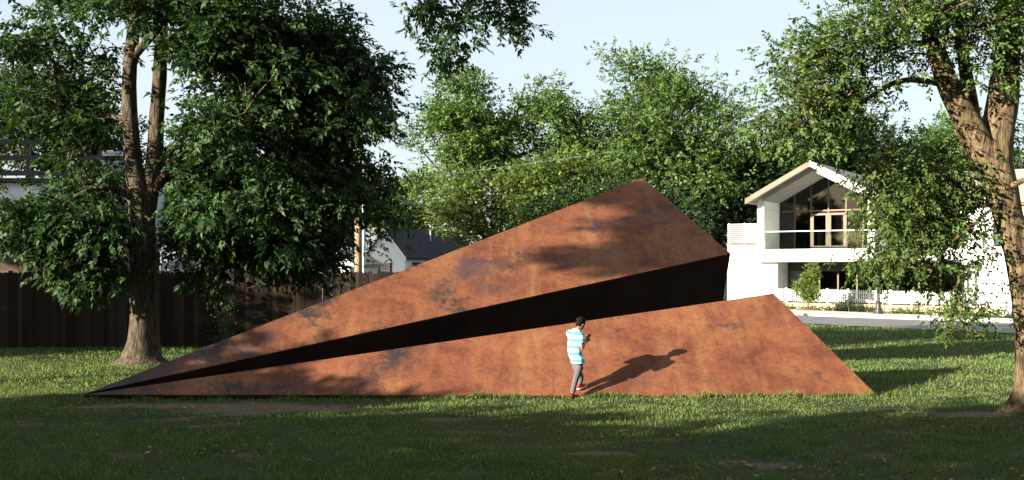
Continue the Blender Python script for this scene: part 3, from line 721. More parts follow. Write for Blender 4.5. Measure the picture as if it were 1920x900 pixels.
off_tree('tall tree beside the neighbouring house', x, y, [(x, y, 7, 4.5, 4.5, 5), (x, y, 3, 4, 4.5, 2.5), (x, y, 12, 4, 4, 3)], 300, 46)
x, y = uv(-11.0, 25.2)
def uve(u, v, z, r, rz): return (*uv(u, v), z, r, r, rz)
make_tree('lawn_tree', 'high-crowned leaning tree whose crown shades the sculpture apex', (x, y, -.05),
          [[(x, y, -.05, .3), (x, y, 1, .22), (*uv(-11, 24.9), 6, .17), (*uv(-11, 23.2), 10.5, .12), (*uv(-11, 21.8), 14, .06)]],
          [uve(-11, 22.0, 16.0, 3.0, 1.6)], 90, .3, 16, 5, .26, .15,
          M['leaf_ash'], M['bark_far'], 47, fixr=.36, fixed=[(a + dx, b, c + dz) for dx, dz in ((0, 0), (.9, .28)) for a, b, c in [(-19.82, 12.67, 9.73), (-19.82, 12.67, 9.96), (-19.62, 12.31, 9.79), (-19.69, 12.43, 10.17), (-19.5, 12.1, 9.73), (-19.7, 12.45, 10.44), (-19.52, 12.14, 10.02), (-19.8, 12.63, 10.86), (-19.52, 12.14, 10.3), (-19.57, 12.22, 10.66), (-19.54, 12.17, 10.85), (-19.45, 12.01, 10.91), (-19.82, 12.67, 11.13), (-20.01, 13.0, 11.28), (-20.18, 13.3, 11.78), (-20.4, 13.69, 12.08), (-20.62, 14.07, 12.32), (-20.59, 14.02, 11.99), (-20.62, 14.08, 11.76), (-20.63, 14.1, 12.54), (-20.45, 13.8, 12.4), (-20.3, 13.5, 12.3), (-20.7, 14.2, 12.2), (-20.5, 13.9, 12.15), (-20.2, 13.35, 12.0), (-20.1, 13.2, 12.2), (-20.0, 13.0, 11.9), (-20.55, 13.95, 12.5), (-20.02, 13.02, 11.57), (-19.76, 12.57, 11.22), (-20.02, 13.01, 10.95), (-19.69, 12.43, 10.75), (-19.63, 12.33, 11.14)]], group='shade trees outside the view', droop=.2, step=.5, sides=8, amp=.06, twig=.012, minz=.4, sprlen=.35)  # leaf clusters set along sun rays to shape the shadow on the steel
off_tree('unseen tree added over the viewpoint to cut skylight on the near lawn', -8, -4, [(-4, -3, 10, 7, 6, 2.6), (1.5, -3.5, 9.5, 6, 5, 2.2), (6, -6, 9.5, 5, 5, 2.4)], 260, 95, clr=.8, L=.6, W=.36)  # unseen canopy added to hold back skylight on the foreground
for i, (x, y, hh) in enumerate(((-6, -16, 9), (4, -19, 11), (14, -17, 10), (-16, -14, 10), (24, -10, 11), (25, 4, 9))):
    off_tree('leafy tree in the unseen row added behind the viewpoint to block low sky',
             x, y, [(x, y, hh * .6, 5, 4.5, hh * .45), (x, y, 2.2, 4.4, 4, 2)], 130, 80 + i, clr=.9, L=.6, W=.36)  # unseen row added to dim the sky from behind

# ------------------------------------------------------------------ board fence on the left
fA, fB = Vector((-22.0, 31.9, 0)), Vector((3.0, 34.4, 0))
fd = (fB - fA).normalized(); fn = Vector((fd.y, -fd.x, 0)); fang = math.atan2(fd.y, fd.x)
fence = thing('board_fence', fA, 'tall brown wooden board fence behind the grey-trunked tree', 'fence')
bw = 0.14; nb = int((fB - fA).length / (bw + .0015))
board_meshes = []
for k, hh in enumerate((2.30, 2.33, 2.27)):
    m = MB(); c = .03
    m.prism([(0, 0, -.03), (bw, 0, -.03), (bw, 0, hh - c), (bw - c, 0, hh), (c, 0, hh), (0, 0, hh - c)], (0, .02, 0))
    board_meshes.append(m.mesh('board', M['fence']))
rb = random.Random(3)
for i in range(nb):
    o = bpy.data.objects.new('board', board_meshes[rb.randrange(3)])
    p = fA + fd * (i * (bw + .0015)) + fn * rb.uniform(0, .008) + Vector((0, 0, rb.uniform(-.02, .01)))
    link(o, fence, p); o.rotation_euler = (rb.uniform(-.006, .006), rb.uniform(-.0008, .0008), fang)
for zz in (.35, 1.2, 2.0):
    m = MB(); a = fA - fn * .03; b = fB - fn * .03
    m.hexa([a + Vector((0, 0, zz)), b + Vector((0, 0, zz)), b - fn * .04 + Vector((0, 0, zz)), a - fn * .04 + Vector((0, 0, zz)),
            a + Vector((0, 0, zz + .09)), b + Vector((0, 0, zz + .09)), b - fn * .04 + Vector((0, 0, zz + .09)), a - fn * .04 + Vector((0, 0, zz + .09))])
    m.build('rail', M['fence'], fence)
pm = MB().box((-.05, -.05, -.1), (.05, .05, 2.25)).mesh('post', M['fence'])
for i in range(11):
    o = bpy.data.objects.new('post', pm); link(o, fence, fA + fd * (i * 2.44 + .4) - fn * .14); o.rotation_euler = (0, 0, fang)

# ------------------------------------------------------------------ vine and weeds by the fence
def leafy(name, label, cat, base, cents, n, L, W, leaf, seed, group=None, stems=True, rad=.18, stem_r=.008, bark='bark_far'):
    rg = np.random.default_rng(seed); th = thing(name, base, label, cat, group); b = np.array(base)
    if stems:
        m = MB()
        for c in cents:
            q = Vector(c[:3]); r0 = Vector(base) + Vector((rg.uniform(-.05, .05), rg.uniform(-.05, .05), 0))
            mid = r0.lerp(q, .5) + Vector((rg.uniform(-.06, .06), rg.uniform(-.06, .06), .05))
            m.tube([(*r0, stem_r), (*mid, stem_r * .8), (*q, stem_r * .4)], 5)
        m.build('stem', M[bark], th)
    C0 = np.array([c[:3] for c in cents]); R0 = np.array([c[3] if len(c) > 3 else rad for c in cents])
    i = rg.integers(0, len(C0), n); d = rg.normal(size=(n, 3)); p = C0[i] + d * (R0[i] * .55)[:, None]
    p[:, 2] = np.maximum(p[:, 2], base[2] + .02)
    dr = rg.normal(size=(n, 3)) + d * .6; dr[:, 2] -= .2; dr /= np.linalg.norm(dr, axis=1)[:, None]
    nn = np.array([0, -.3, .8]) + rg.normal(size=(n, 3)) * .7
    s = np.cross(dr, nn); s /= np.linalg.norm(s, axis=1)[:, None] + 1e-6
    l = (L * rg.uniform(.6, 1.2, n))[:, None]; w = (W * rg.uniform(.7, 1.2, n))[:, None]
    A = np.stack([p, p + dr * l * .45 + s * w * .5, p + dr * l, p + dr * l * .45 - s * w * .5], 1).reshape(-1, 3) - b
    o = bpy.data.objects.new('foliage', quick_mesh('foliage', A, np.arange(len(A)).reshape(-1, 4), M[leaf])); link(o, th); o["kind"] = "stuff"
    return th
vb = P(415, 650, 32.4); vb.z = 0
leafy('vine', 'sparse leafy vine climbing the brown board fence', 'vine', vb, [(*P(a, b, 32.55), r) for a, b, r in ((405, 640, .3), (418, 600, .35), (400, 560, .3), (425, 605, .2), (440, 620, .25), (395, 530, .3), (430, 570, .25))], 420, .11, .08, 'leaf_ash', 61)

# ------------------------------------------------------------------ buildings on the left
def gable_house(name, label, cat, M_, W_, Dp, eave, rise, wallm, roofm, over=.3, windows=(), z0=-.2, thick=.16):
    """M_(r,d,z): local frame; gable wall faces d=0; ridge runs along d"""
    base = M_(W_ / 2, 0, 0); base.z = max(base.z, 0)
    th = thing(name, base, label, cat)
    m = MB(); pr = [(0, eave), (W_ / 2, eave + rise), (W_, eave)]
    f = [M_(0, 0, z0), M_(W_, 0, z0), M_(W_, 0, eave), M_(W_ / 2, 0, eave + rise), M_(0, 0, eave)]
    b = [M_(0, Dp, z0), M_(W_, Dp, z0), M_(W_, Dp, eave), M_(W_ / 2, Dp, eave + rise), M_(0, Dp, eave)]
    m.add(f + b, [(0, 1, 2, 3, 4), (9, 8, 7, 6, 5), (0, 5, 6, 1), (1, 6, 7, 2), (2, 7, 8, 3), (3, 8, 9, 4), (4, 9, 5, 0)])
    m.build('wall', wallm, th)
    sl = rise / (W_ / 2)
    for sgn in (0, 1):
        m = MB(); r0 = -over if sgn == 0 else W_ + over; z_e = eave - over * sl
        m.hexa([M_(r0, -over, z_e + .01), M_(W_ / 2, -over, eave + rise + .01), M_(W_ / 2, Dp + over, eave + rise + .01), M_(r0, Dp + over, z_e + .01),
                M_(r0, -over, z_e + thick), M_(W_ / 2, -over, eave + rise + thick), M_(W_ / 2, Dp + over, eave + rise + thick), M_(r0, Dp + over, z_e + thick)])
        m.build('roof', roofm, th)
        m = MB(); e = .035      # pale barge board along the gable edge
        m.hexa([M_(r0, -over - e, z_e - .12), M_(W_ / 2, -over - e, eave + rise - .10), M_(W_ / 2, -over - .003, eave + rise - .10), M_(r0, -over - .003, z_e - .12),
                M_(r0, -over - e, z_e + thick - .01), M_(W_ / 2, -over - e, eave + rise + thick - .01), M_(W_ / 2, -over - .003, eave + rise + thick - .01), M_(r0, -over - .003, z_e + thick - .01)])
        m.build('barge_board', M['white_board'], th)
    for (r0, r1, za, zb, shut) in windows:
        w = MB()
        for (a, b2, c, d2) in ((r0 - .06, r1 + .06, za - .08, za), (r0 - .06, r1 + .06, zb, zb + .08), (r0 - .06, r0, za, zb), (r1, r1 + .06, za, zb), (r0, r1, (za + zb) / 2 - .025, (za + zb) / 2 + .025)):
            w.box((a, -.05, c), (b2, -.004, d2), M_)
        wo_ = w.build('window', M['white_board'], th)
        MB().box((r0, -.02, za), (r1, -.012, zb), M_).build('pane', M['window_dark'], wo_)
        if shut:
            for a in (r0 - .42, r1 + .10):
                MB().box((a, -.04, za - .05), (a + .32, -.004, zb + .05), M_).build('shutter', M['dark_metal'], th)
    return th
t_ = NT('dark_window'); M['window_dark'] = t_.bsdf((0.05, 0.06, 0.07), 0.08, 0.6)

def frame(x0, y0, ang):
    c, s = math.cos(ang), math.sin(ang)
    return lambda r, d, z: Vector((x0 + r * c + d * s, y0 - r * s + d * c, z))

# small white house far behind the fence
wA = P(686, 505, 110); Mw = frame(wA.x, wA.y, R(30))
wh = gable_house('white_cottage', 'small white clapboard house with dark shingle roof and shuttered window', 'house', Mw, 5.0, 13, 3.75, 2.75, M['white_board'], M['shingle_navy'], .35, [(2.0, 2.95, 1.5, 3.0, True)])
# horizontal clapboards of the gable
for k in range(26):
    z = .9 + k * .22
    if z < 3.6: r0, r1 = .02, 4.98
    else:
        q = (z + .2 - 3.75) / 2.75 * 2.5; r0, r1 = .02 + max(0, q), 4.98 - max(0, q)
    if r1 - r0 < .3: break
    segs = [(r0, r1)]
    if 1.1 < z < 3.1: segs = [(r0, 1.52), (3.42, r1)]
    for a, b in segs: MB().hexa([Mw(a, -.022, z), Mw(b, -.022, z), Mw(b, .01, z), Mw(a, .01, z), Mw(a, -.004, z + .205), Mw(b, -.004, z + .205), Mw(b, .01, z + .205), Mw(a, .01, z + .205)]).build('clapboard', M['white_board'], wh)
vp = Mw(3.6, 6.5, 0); MB().tube([(vp.x, vp.y, 5.0, .07), (vp.x, vp.y, 7.4, .07)], 8).build('vent_pipe', M['steel_grey'], wh)
# side porch eave of the white house
MB().hexa([Mw(5.0, 1.2, 2.9), Mw(8.0, 1.2, 2.5), Mw(8.0, 8, 2.5), Mw(5.0, 8, 2.9), Mw(5.0, 1.2, 3.1), Mw(8.0, 1.2, 2.66), Mw(8.0, 8, 2.66), Mw(5.0, 8, 3.1)]).build('porch_roof', M['shingle_navy'], wh)
for rr in (6.0, 7.8): MB().box((rr, 1.4, -.1), (rr + .14, 1.54, 2.62), Mw).build('porch_post', M['white_board'], wh)

# pale house glimpsed between the big tree and the pole
gA = P(588, 505, 82); Mg = frame(gA.x, gA.y, R(8))
gable_house('pale_house', 'pale house with a low grey roof glimpsed left of the utility pole', 'house', Mg, 2.9, 8, 2.9, .9, M['white_board'], M['shingle_grey'], .4, [(1.0, 1.9, 1.2, 2.3, False)])
gB = P(318, 505, 46); Mg2 = frame(gB.x, gB.y, R(-4))
gable_house('garden_shed', 'white sided shed behind the fence, half hidden by low leaves', 'shed', Mg2, 3.2, 4, 2.55, .9, M['white_board'], M['shingle_brown'], .3, [(1.2, 2.0, 1.3, 2.2, False)])

# house with the upper deck at the left edge
hA = P(-170, 505, 37.5); Mh = frame(hA.x, hA.y, R(-3))
hs = thing('deck_house', Mh(3, 0, 0), 'low house with brown shingle roof and dark railed upper deck behind the fence', 'house')
MB().box((0, .5, -.2), (6.2, 9, 3.5), Mh).build('wall', M['shingle_brown'], hs)
MB().hexa([Mh(-.4, -.1, 3.55), Mh(6.6, -.1, 3.55), Mh(6.6, 6.3, 5.0), Mh(-.4, 6.3, 5.0), Mh(-.4, -.1, 3.72), Mh(6.6, -.1, 3.72), Mh(6.6, 6.3, 5.17), Mh(-.4, 6.3, 5.17)]).build('roof', M['shingle_brown'], hs)
MB().box((-.4, -.22, 3.50), (6.6, -.105, 3.66), Mh).build('gutter', M['white'], hs)
for rr in (3.9, 6.1): MB().box((rr, -.02, -.1), (rr + .12, .1, 3.54), Mh).build('porch_post', M['wood_frame'], hs)
for rr in (1.0, 4.6):
    wn_ = MB().box((rr, .44, 1.2), (rr + 1.2, .497, 2.5), Mh).build('window', M['white_board'], hs)
    MB().box((rr + .08, .425, 1.28), (rr + 1.12, .438, 2.42), Mh).build('pane', M['window_dark'], wn_)
pv = Mh(3.5, 4.4, 0)
vpo = MB().tube([(pv.x, pv.y, 4.5, .09), (pv.x, pv.y, 5.35, .09)], 10).build('vent_pipe', M['white'], hs)
MB().tube([(pv.x, pv.y, 4.62, .17), (pv.x, pv.y, 4.72, .11)], 10).build('flashing', M['white'], vpo)
MB().box((-.2, 6.4, 3.4), (5.6, 12, 5.95), Mh).build('upper_wall', M['white_board'], hs)
dk = MB().box((-.3, 6.1, 5.98), (5.7, 12.1, 6.12), Mh).build('deck', M['dark_metal'], hs)
for rr in (-.2, 1.6, 3.3, 4.45, 5.5): MB().box((rr, 6.2, 6.12), (rr + (.32 if rr == 3.3 else .12), 6.34, 7.7), Mh).build('railing_post', M['dark_metal'], hs)
for zz in (6.22, 6.85, 7.5): MB().box((-.2, 6.12, zz), (5.6, 6.195, zz + .2), Mh).build('rail', M['dark_metal'], hs)
tk = Mh(4.9, 7.6, 6.12)
tnk = thing('water_tank', tk, 'white metal tank standing behind the dark deck railing', 'tank')
MB().lathe(tk, [(0, .66), (.05, .68), (.4, .68), (.42, .70), (.46, .68), (1.1, .68), (1.14, .70), (1.18, .67)], 28).build('shell', M['galv'], tnk, smooth=False)
MB().lathe((tk.x, tk.y, tk.z + 1.18), [(0, .69), (.04, .69), (.09, .5), (.14, .1)], 28).build('lid', M['white'], tnk)

# ------------------------------------------------------------------ utility pole, conduit pole and wires
pp = P(672, 505, 43); pp.z = 0
up_ = thing('utility_pole', pp, 'brown wooden utility pole behind the board fence', 'pole')
MB().tube([(pp.x, pp.y, -.2, .165), (pp.x, pp.y, 4, .15), (pp.x, pp.y, 8.0, .125)], 14, .03).build('shaft', M['pole_wood'], up_, smooth=True)
p2 = P(682, 505, 43.4); p2.z = 0
sp = MB().tube([(p2.x, p2.y, -.2, .065), (p2.x, p2.y, 3, .065), (p2.x, p2.y, 7.3, .055)], 12).build('steel_pole', M['steel_grey'], None, p2, smooth=True)
tag(sp, 'slim blue-grey steel pole close beside the wooden utility pole', 'pole')
def wire(a, b, sag, label):
    m = MB(); pts = []
    for i in range(25):
        t = i / 24; q = a.lerp(b, t); q.z -= sag * 4 * t * (1 - t); pts.append((*q, .009))
    o = m.tube(pts, 5).build('wire', M['steel_grey'], None, a); tag(o, label, 'wire')
wire(Vector((pp.x, pp.y - .14, H + (HZ - 347) * 43 / F)), P(1160, 283, 50), .05, 'thin pale overhead wire running right from the utility pole')
# ------------------------------------------------------------------ white gabled building on the right
TH = R(33); bA = P(1420, 505, 66); Mb = frame(bA.x, bA.y, TH); WD = 7.1
bld = thing('gabled_building', Mb(3.5, 0, 0), 'white modern gabled building with glazed balcony and flat terrace', 'building')
# left fin, right fin
EV, AP = 6.42, 8.55
def roof_z(r): return EV + (AP - EV) * (1 - abs(r - WD / 2) / (WD / 2 + .45))
for r0, r1 in ((0, .42), (WD - .42, WD)):
    m = MB(); zt0, zt1 = roof_z(r0) - .02, roof_z(r1) - .02
    m.hexa([Mb(r0, 0, 2.86), Mb(r1, 0, 2.86), Mb(r1, 9, 2.86), Mb(r0, 9, 2.86), Mb(r0, 0, zt0), Mb(r1, 0, zt1), Mb(r1, 9, zt1), Mb(r0, 9, zt0)])
    m.build('side_wall', M['white'], bld)
for k, zz in enumerate((5.62, 6.1)): MB().box((.424, .02, zz), (.43, 2.88, zz + .02), Mb).build('panel_joint', M['steel_grey'], bld)
# roof slabs
for sgn in (0, 1):
    r0 = -.45 if sgn == 0 else WD + .45; c = WD / 2; th_ = .27
    m = MB(); m.hexa([Mb(r0, -.9, EV), Mb(c, -.9, AP), Mb(c, 11, AP), Mb(r0, 11, EV), Mb(r0, -.9, EV + th_), Mb(c, -.9, AP + th_), Mb(c, 11, AP + th_), Mb(r0, 11, EV + th_)])
    rf = m.build('roof', M['shingle_grey'], bld)
    m = MB(); m.hexa([Mb(r0, -.95, EV - .05), Mb(c, -.95, AP - .05), Mb(c, -.904, AP - .05), Mb(r0, -.904, EV - .05), Mb(r0, -.95, EV + th_ + .02), Mb(c, -.95, AP + th_ + .02), Mb(c, -.904, AP + th_ + .02), Mb(r0, -.904, EV + th_ + .02)])
    m.build('barge_board', M['fascia_shaded'] if sgn == 0 else M['white'], bld)  # dimmer light on the left board is painted into its colour
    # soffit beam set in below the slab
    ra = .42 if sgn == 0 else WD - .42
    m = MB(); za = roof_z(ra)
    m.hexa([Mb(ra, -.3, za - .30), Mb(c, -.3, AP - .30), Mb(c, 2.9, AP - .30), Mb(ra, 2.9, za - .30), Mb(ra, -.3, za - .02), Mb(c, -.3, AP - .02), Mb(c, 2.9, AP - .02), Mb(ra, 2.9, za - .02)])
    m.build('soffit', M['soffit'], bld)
# balcony slab
MB().box((-.02, -.28, 2.84), (WD + .02, 3.2, 3.6), Mb).build('balcony_slab', M['white'], bld)
# glass railing
rl = MB().box((.55, -.06, 4.66), (WD - .45, .0, 4.72), Mb).build('railing', M['steel_grey'], bld)
nr = 5
for k in range(nr):
    a = .55 + (WD - 1.0) * k / nr; b = .55 + (WD - 1.0) * (k + 1) / nr
    MB().box((a + .015, -.04, 3.62), (b - .015, -.025, 4.655), Mb).build('glass_panel', M['rail_glass'], rl)
# glazed gable wall at depth 2.9
dg = 2.9
cs_ = [.45, 1.42, 2.46, WD / 2, WD - 2.46, WD - 1.42, WD - .45]
TRZ = 6.0
def gz(r): return roof_z(r) - .34
for k, r in enumerate(cs_):
    if k in (0, 6): MB().box((r - .05 if k else r, dg - .05, 3.6), (r + .05 if k < 6 else r, dg + .05, gz(r) + .0), Mb).build('mullion', M['dark_metal'], bld)
    else:
        MB().box((r - .04, dg - .06, 3.6), (r + .04, dg + .04, TRZ), Mb).build('mullion', M['wood_frame'], bld)
        MB().box((r - .035, dg - .05, TRZ + .1), (r + .035, dg + .03, gz(r)), Mb).build('mullion', M['wood_frame'], bld)
MB().box((.5, dg - .07, TRZ), (WD - .5, dg + .05, TRZ + .1), Mb).build('transom', M['wood_frame'], bld)
for sgn in (0, 1):
    r0 = .45 if sgn == 0 else WD - .45; c = WD / 2
    MB().hexa([Mb(r0, dg - .08, gz(r0)), Mb(c, dg - .08, gz(c)), Mb(c, dg + .05, gz(c)), Mb(r0, dg + .05, gz(r0)), Mb(r0, dg - .08, gz(r0) + .1), Mb(c, dg - .08, gz(c) + .1), Mb(c, dg + .05, gz(c) + .1), Mb(r0, dg + .05, gz(r0) + .1)]).build('rake_frame', M['dark_metal'], bld)
for k in range(6):
    a, b = cs_[k] + .045, cs_[k + 1] - .045
    if k not in (2, 3): MB().box((a, dg - .01, 3.62), (b, dg, TRZ - .005), Mb).build('pane', M['glass'], bld)
    MB().hexa([Mb(a, dg - .01, TRZ + .105), Mb(b, dg - .01, TRZ + .105), Mb(b, dg, TRZ + .105), Mb(a, dg, TRZ + .105), Mb(a, dg - .01, gz(a) - .01), Mb(b, dg - .01, gz(b) - .01), Mb(b, dg, gz(b) - .01), Mb(a, dg, gz(a) - .01)]).build('pane', M['glass'], bld)
for k in (2, 3):       # the two door leaves
    a, b = cs_[k] + .045, cs_[k + 1] - .045
    m = MB(); m.box((a, dg - .05, 3.62), (a + .12, dg + .02, 5.9), Mb); m.box((b - .12, dg - .05, 3.62), (b, dg + .02, 5.9), Mb)
    m.box((a + .12, dg - .05, 3.62), (b - .12, dg + .02, 3.85), Mb); m.box((a + .12, dg - .05, 5.76), (b - .12, dg + .02, 5.9), Mb)
    d_ = m.build('door', M['wood_frame'], bld)
    MB().box((a + .12, dg - .02, 3.85), (b - .12, dg - .01, 5.76), Mb).build('pane', M['glass'], d_)
    hr = b - .07 if k == 2 else a + .05
    MB().box((hr, dg - .11, 4.55), (hr + .025, dg - .055, 4.85), Mb).build('handle', M['dark_metal'], d_)
# dim room behind the glass
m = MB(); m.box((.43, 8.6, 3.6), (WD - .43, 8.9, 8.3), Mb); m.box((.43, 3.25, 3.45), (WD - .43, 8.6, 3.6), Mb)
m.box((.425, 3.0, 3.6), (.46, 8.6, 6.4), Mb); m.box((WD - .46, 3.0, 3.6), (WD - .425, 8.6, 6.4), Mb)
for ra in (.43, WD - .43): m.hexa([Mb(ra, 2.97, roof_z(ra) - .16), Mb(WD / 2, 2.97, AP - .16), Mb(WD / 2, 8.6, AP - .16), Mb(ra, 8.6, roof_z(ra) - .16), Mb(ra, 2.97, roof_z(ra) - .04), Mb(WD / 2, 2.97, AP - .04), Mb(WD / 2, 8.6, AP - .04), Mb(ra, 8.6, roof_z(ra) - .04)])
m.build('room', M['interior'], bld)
# step ladder standing in the room
lb = Mb(WD / 2 + .75, 3.9, 3.6); ld = thing('step_ladder', lb, 'pale step ladder standing behind the balcony doors', 'ladder')
for s in (0, .42):
    MB().hexa([Mb(WD / 2 + .5 + s, 3.7, 3.6), Mb(WD / 2 + .55 + s, 3.7, 3.6), Mb(WD / 2 + .55 + s, 3.76, 3.6), Mb(WD / 2 + .5 + s, 3.76, 3.6), Mb(WD / 2 + .5 + s, 4.0, 5.6), Mb(WD / 2 + .55 + s, 4.0, 5.6), Mb(WD / 2 + .55 + s, 4.06, 5.6), Mb(WD / 2 + .5 + s, 4.06, 5.6)]).build('stile', M['white'], ld)
    MB().hexa([Mb(WD / 2 + .5 + s, 4.6, 3.6), Mb(WD / 2 + .55 + s, 4.6, 3.6), Mb(WD / 2 + .55 + s, 4.65, 3.6), Mb(WD / 2 + .5 + s, 4.65, 3.6), Mb(WD / 2 + .5 + s, 4.1, 5.55), Mb(WD / 2 + .55 + s, 4.1, 5.55), Mb(WD / 2 + .55 + s, 4.15, 5.55), Mb(WD / 2 + .5 + s, 4.15, 5.55)]).build('rear_leg', M['white'], ld)
for k in range(6):
    z = 3.9 + k * .3; d0 = 3.7 + (z - 3.6) * .15
    MB().box((WD / 2 + .55, d0 - .02, z), (WD / 2 + .92, d0 + .1, z + .05), Mb).build('step', M['white'], ld)

# terrace block on the left with slatted screen
LB = -2.05
MB().box((LB, .25, -.6), (1.2, 8, 3.93), Mb).build('terrace_block', M['white'], bld) if False else None
MB().box((LB, .25, -.6), (-.025, 9, 3.90), Mb).build('terrace_wall', M['white'], bld)
MB().box((-.02, .25, -.6), (1.2, 3.0, 2.835), Mb).build('ground_wall', M['white'], bld)
MB().box((LB - .05, .15, 3.905), (-.03, 9, 4.0), Mb).build('coping', M['wood_frame'], bld)
scr = MB().box((LB + .02, .34, 4.0), (LB + .1, .42, 5.28), Mb).build('screen', M['white'], bld)
for rr in (-1.0, -.12): MB().box((rr, .34, 4.0), (rr + .07, .42, 5.28), Mb).build('post', M['white'], scr)
for k in range(10):
    MB().box((LB + .0, .27, 4.05 + k * .125), (-.03, .335, 4.05 + k * .125 + .05), Mb).build('slat', M['white'], scr)
# ground floor glazing
dgl = 2.2; GR = 11.5
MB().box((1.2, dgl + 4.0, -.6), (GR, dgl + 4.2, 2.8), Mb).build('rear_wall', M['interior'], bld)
MB().box((1.2, dgl - .05, 2.25), (WD, dgl + .1, 2.83), Mb).build('lintel', M['dark_metal'], bld)
ms = [1.25, 2.05, 3.2, 4.35, 5.5, 6.65, 7.9, 9.1, 10.3, GR]
for k, r in enumerate(ms): MB().box((r - (.13 if k == 1 else .045), dgl - .06, .1), (r + .045, dgl + .05, 2.24 if r < WD else 2.9), Mb).build('mullion', M['wood_frame'], bld)
for k in range(len(ms) - 1): MB().box((ms[k] + .05, dgl - .01, .1), (ms[k + 1] - .14, dgl, 2.24 if ms[k] < WD - .5 else 2.9), Mb).build('pane', M['glass'], bld)
# shield notice stuck to the glass
m = MB(); sh = [(1.55, 1.62), (1.62, 1.66), (1.72, 1.63), (1.82, 1.66), (1.89, 1.62), (1.88, 1.35), (1.72, 1.12), (1.56, 1.35)]
m.prism([Mb(r, dgl - .03, z) for r, z in sh], Mb(0, .012, 0) - Mb(0, 0, 0)); m.build('shield_sign', M['white'], bld)
# right wing
MB().box((WD + .03, 3.0, 2.95), (24, 3.25, 6.0), Mb).build('wing_wall', M['white'], bld)
MB().box((GR, 2.6, -.8), (24, 2.99, 2.9), Mb).build('wing_wall', M['white'], bld)
MB().box((WD + .03, 2.7, 6.02), (24.2, 3.3, 6.2), Mb).build('wing_fascia', M['mulch'], bld)
MB().hexa([Mb(WD + .5, 2.7, 6.22), Mb(24.2, 2.7, 6.22), Mb(24.2, 8, 8.4), Mb(WD + .5, 8, 8.4), Mb(WD + .5, 2.7, 6.34), Mb(24.2, 2.7, 6.34), Mb(24.2, 8, 8.52), Mb(WD + .5, 8, 8.52)]).build('wing_roof', M['shingle_grey'], bld)
for rr in (9.5, 13.0, 16.5):
    w_ = MB().box((rr, 2.92, 3.7), (rr + 1.6, 2.995, 5.2), Mb).build('window', M['dark_metal'], bld)
    MB().box((rr + .07, 2.90, 3.77), (rr + 1.53, 2.915, 5.13), Mb).build('pane', M['window_dark'], w_)

# ------------------------------------------------------------------ limestone retaining wall, picket fence
pA = P(1436, 505, 64.6); Mf = frame(pA.x, pA.y, R(15)); PL = 17.5
def pz(r): return .43 - .0167 * r
rw = MB()
for i in range(35):
    r0, r1 = i * .5 - 1, i * .5 - .5
    rw.hexa([Mf(r0, -.4, -.9), Mf(r1, -.4, -.9), Mf(r1, 1.0, -.9), Mf(r0, 1.0, -.9), Mf(r0, -.4, pz(r0) - .03), Mf(r1, -.4, pz(r1) - .03), Mf(r1, 1.0, pz(r1) - .03), Mf(r0, 1.0, pz(r0) - .03)])
rwt = thing('retaining_wall', Mf(6, -.4, -.1), 'low tan limestone retaining wall under the white picket fence', 'wall')
for course in range(2):
    for i in range(15):
        r0 = -1.0 + i * 1.2 + (.6 if course else 0); r1 = r0 + 1.185; o_ = random.Random(i * 7 + course).uniform(0, .02)
        ztop = -.02 + .0 if course == 0 else None
        za = (lambda r: -.6) if course == 0 else (lambda r: pz(r) - .27)
        zb = (lambda r: pz(r) - .28) if course == 0 else (lambda r: pz(r) - .02)
        MB().hexa([Mf(r0, -.4 - o_, za(r0)), Mf(r1, -.4 - o_, za(r1)), Mf(r1, .6, za(r1)), Mf(r0, .6, za(r0)), Mf(r0, -.4 - o_, zb(r0)), Mf(r1, -.4 - o_, zb(r1)), Mf(r1, .6, zb(r1)), Mf(r0, .6, zb(r0))]).build('stone', M['limestone'], rwt)
pk = thing('picket_fence', Mf(0, 0, .43), 'white picket fence along the top of the tan wall', 'fence')
m = MB(); m.prism([(-.028, 0, .06), (.028, 0, .06), (.028, 0, .78), (0, 0, .83), (-.028, 0, .78)], (0, .02, 0)); pmesh = m.mesh('picket', M['white'])
r = 0.0; k = 0
while r < PL:
    if k % 11:
        o = bpy.data.objects.new('picket', pmesh); link(o, pk, Mf(r, -.03, pz(r))); o.rotation_euler = (0, 0, -R(15))
    r += .108; k += 1
for i in range(int(PL / (11 * .108)) + 1):
    r = i * 11 * .108; MB().hexa([Mf(r - .055, -.04, pz(r) - .02), Mf(r + .055, -.04, pz(r) - .02), Mf(r + .055, .07, pz(r) - .02), Mf(r - .055, .07, pz(r) - .02), Mf(r - .055, -.04, pz(r) + .87), Mf(r + .055, -.04, pz(r) + .87), Mf(r + .055, .07, pz(r) + .87), Mf(r - .055, .07, pz(r) + .87)]).build('post', M['white'], pk)
for zz in (.2, .62):
    MB().hexa([Mf(0, 0, pz(0) + zz), Mf(PL, 0, pz(PL) + zz), Mf(PL, .04, pz(PL) + zz), Mf(0, .04, pz(0) + zz), Mf(0, 0, pz(0) + zz + .08), Mf(PL, 0, pz(PL) + zz + .08), Mf(PL, .04, pz(PL) + zz + .08), Mf(0, .04, pz(0) + zz + .08)]).build('rail', M['white'], pk)

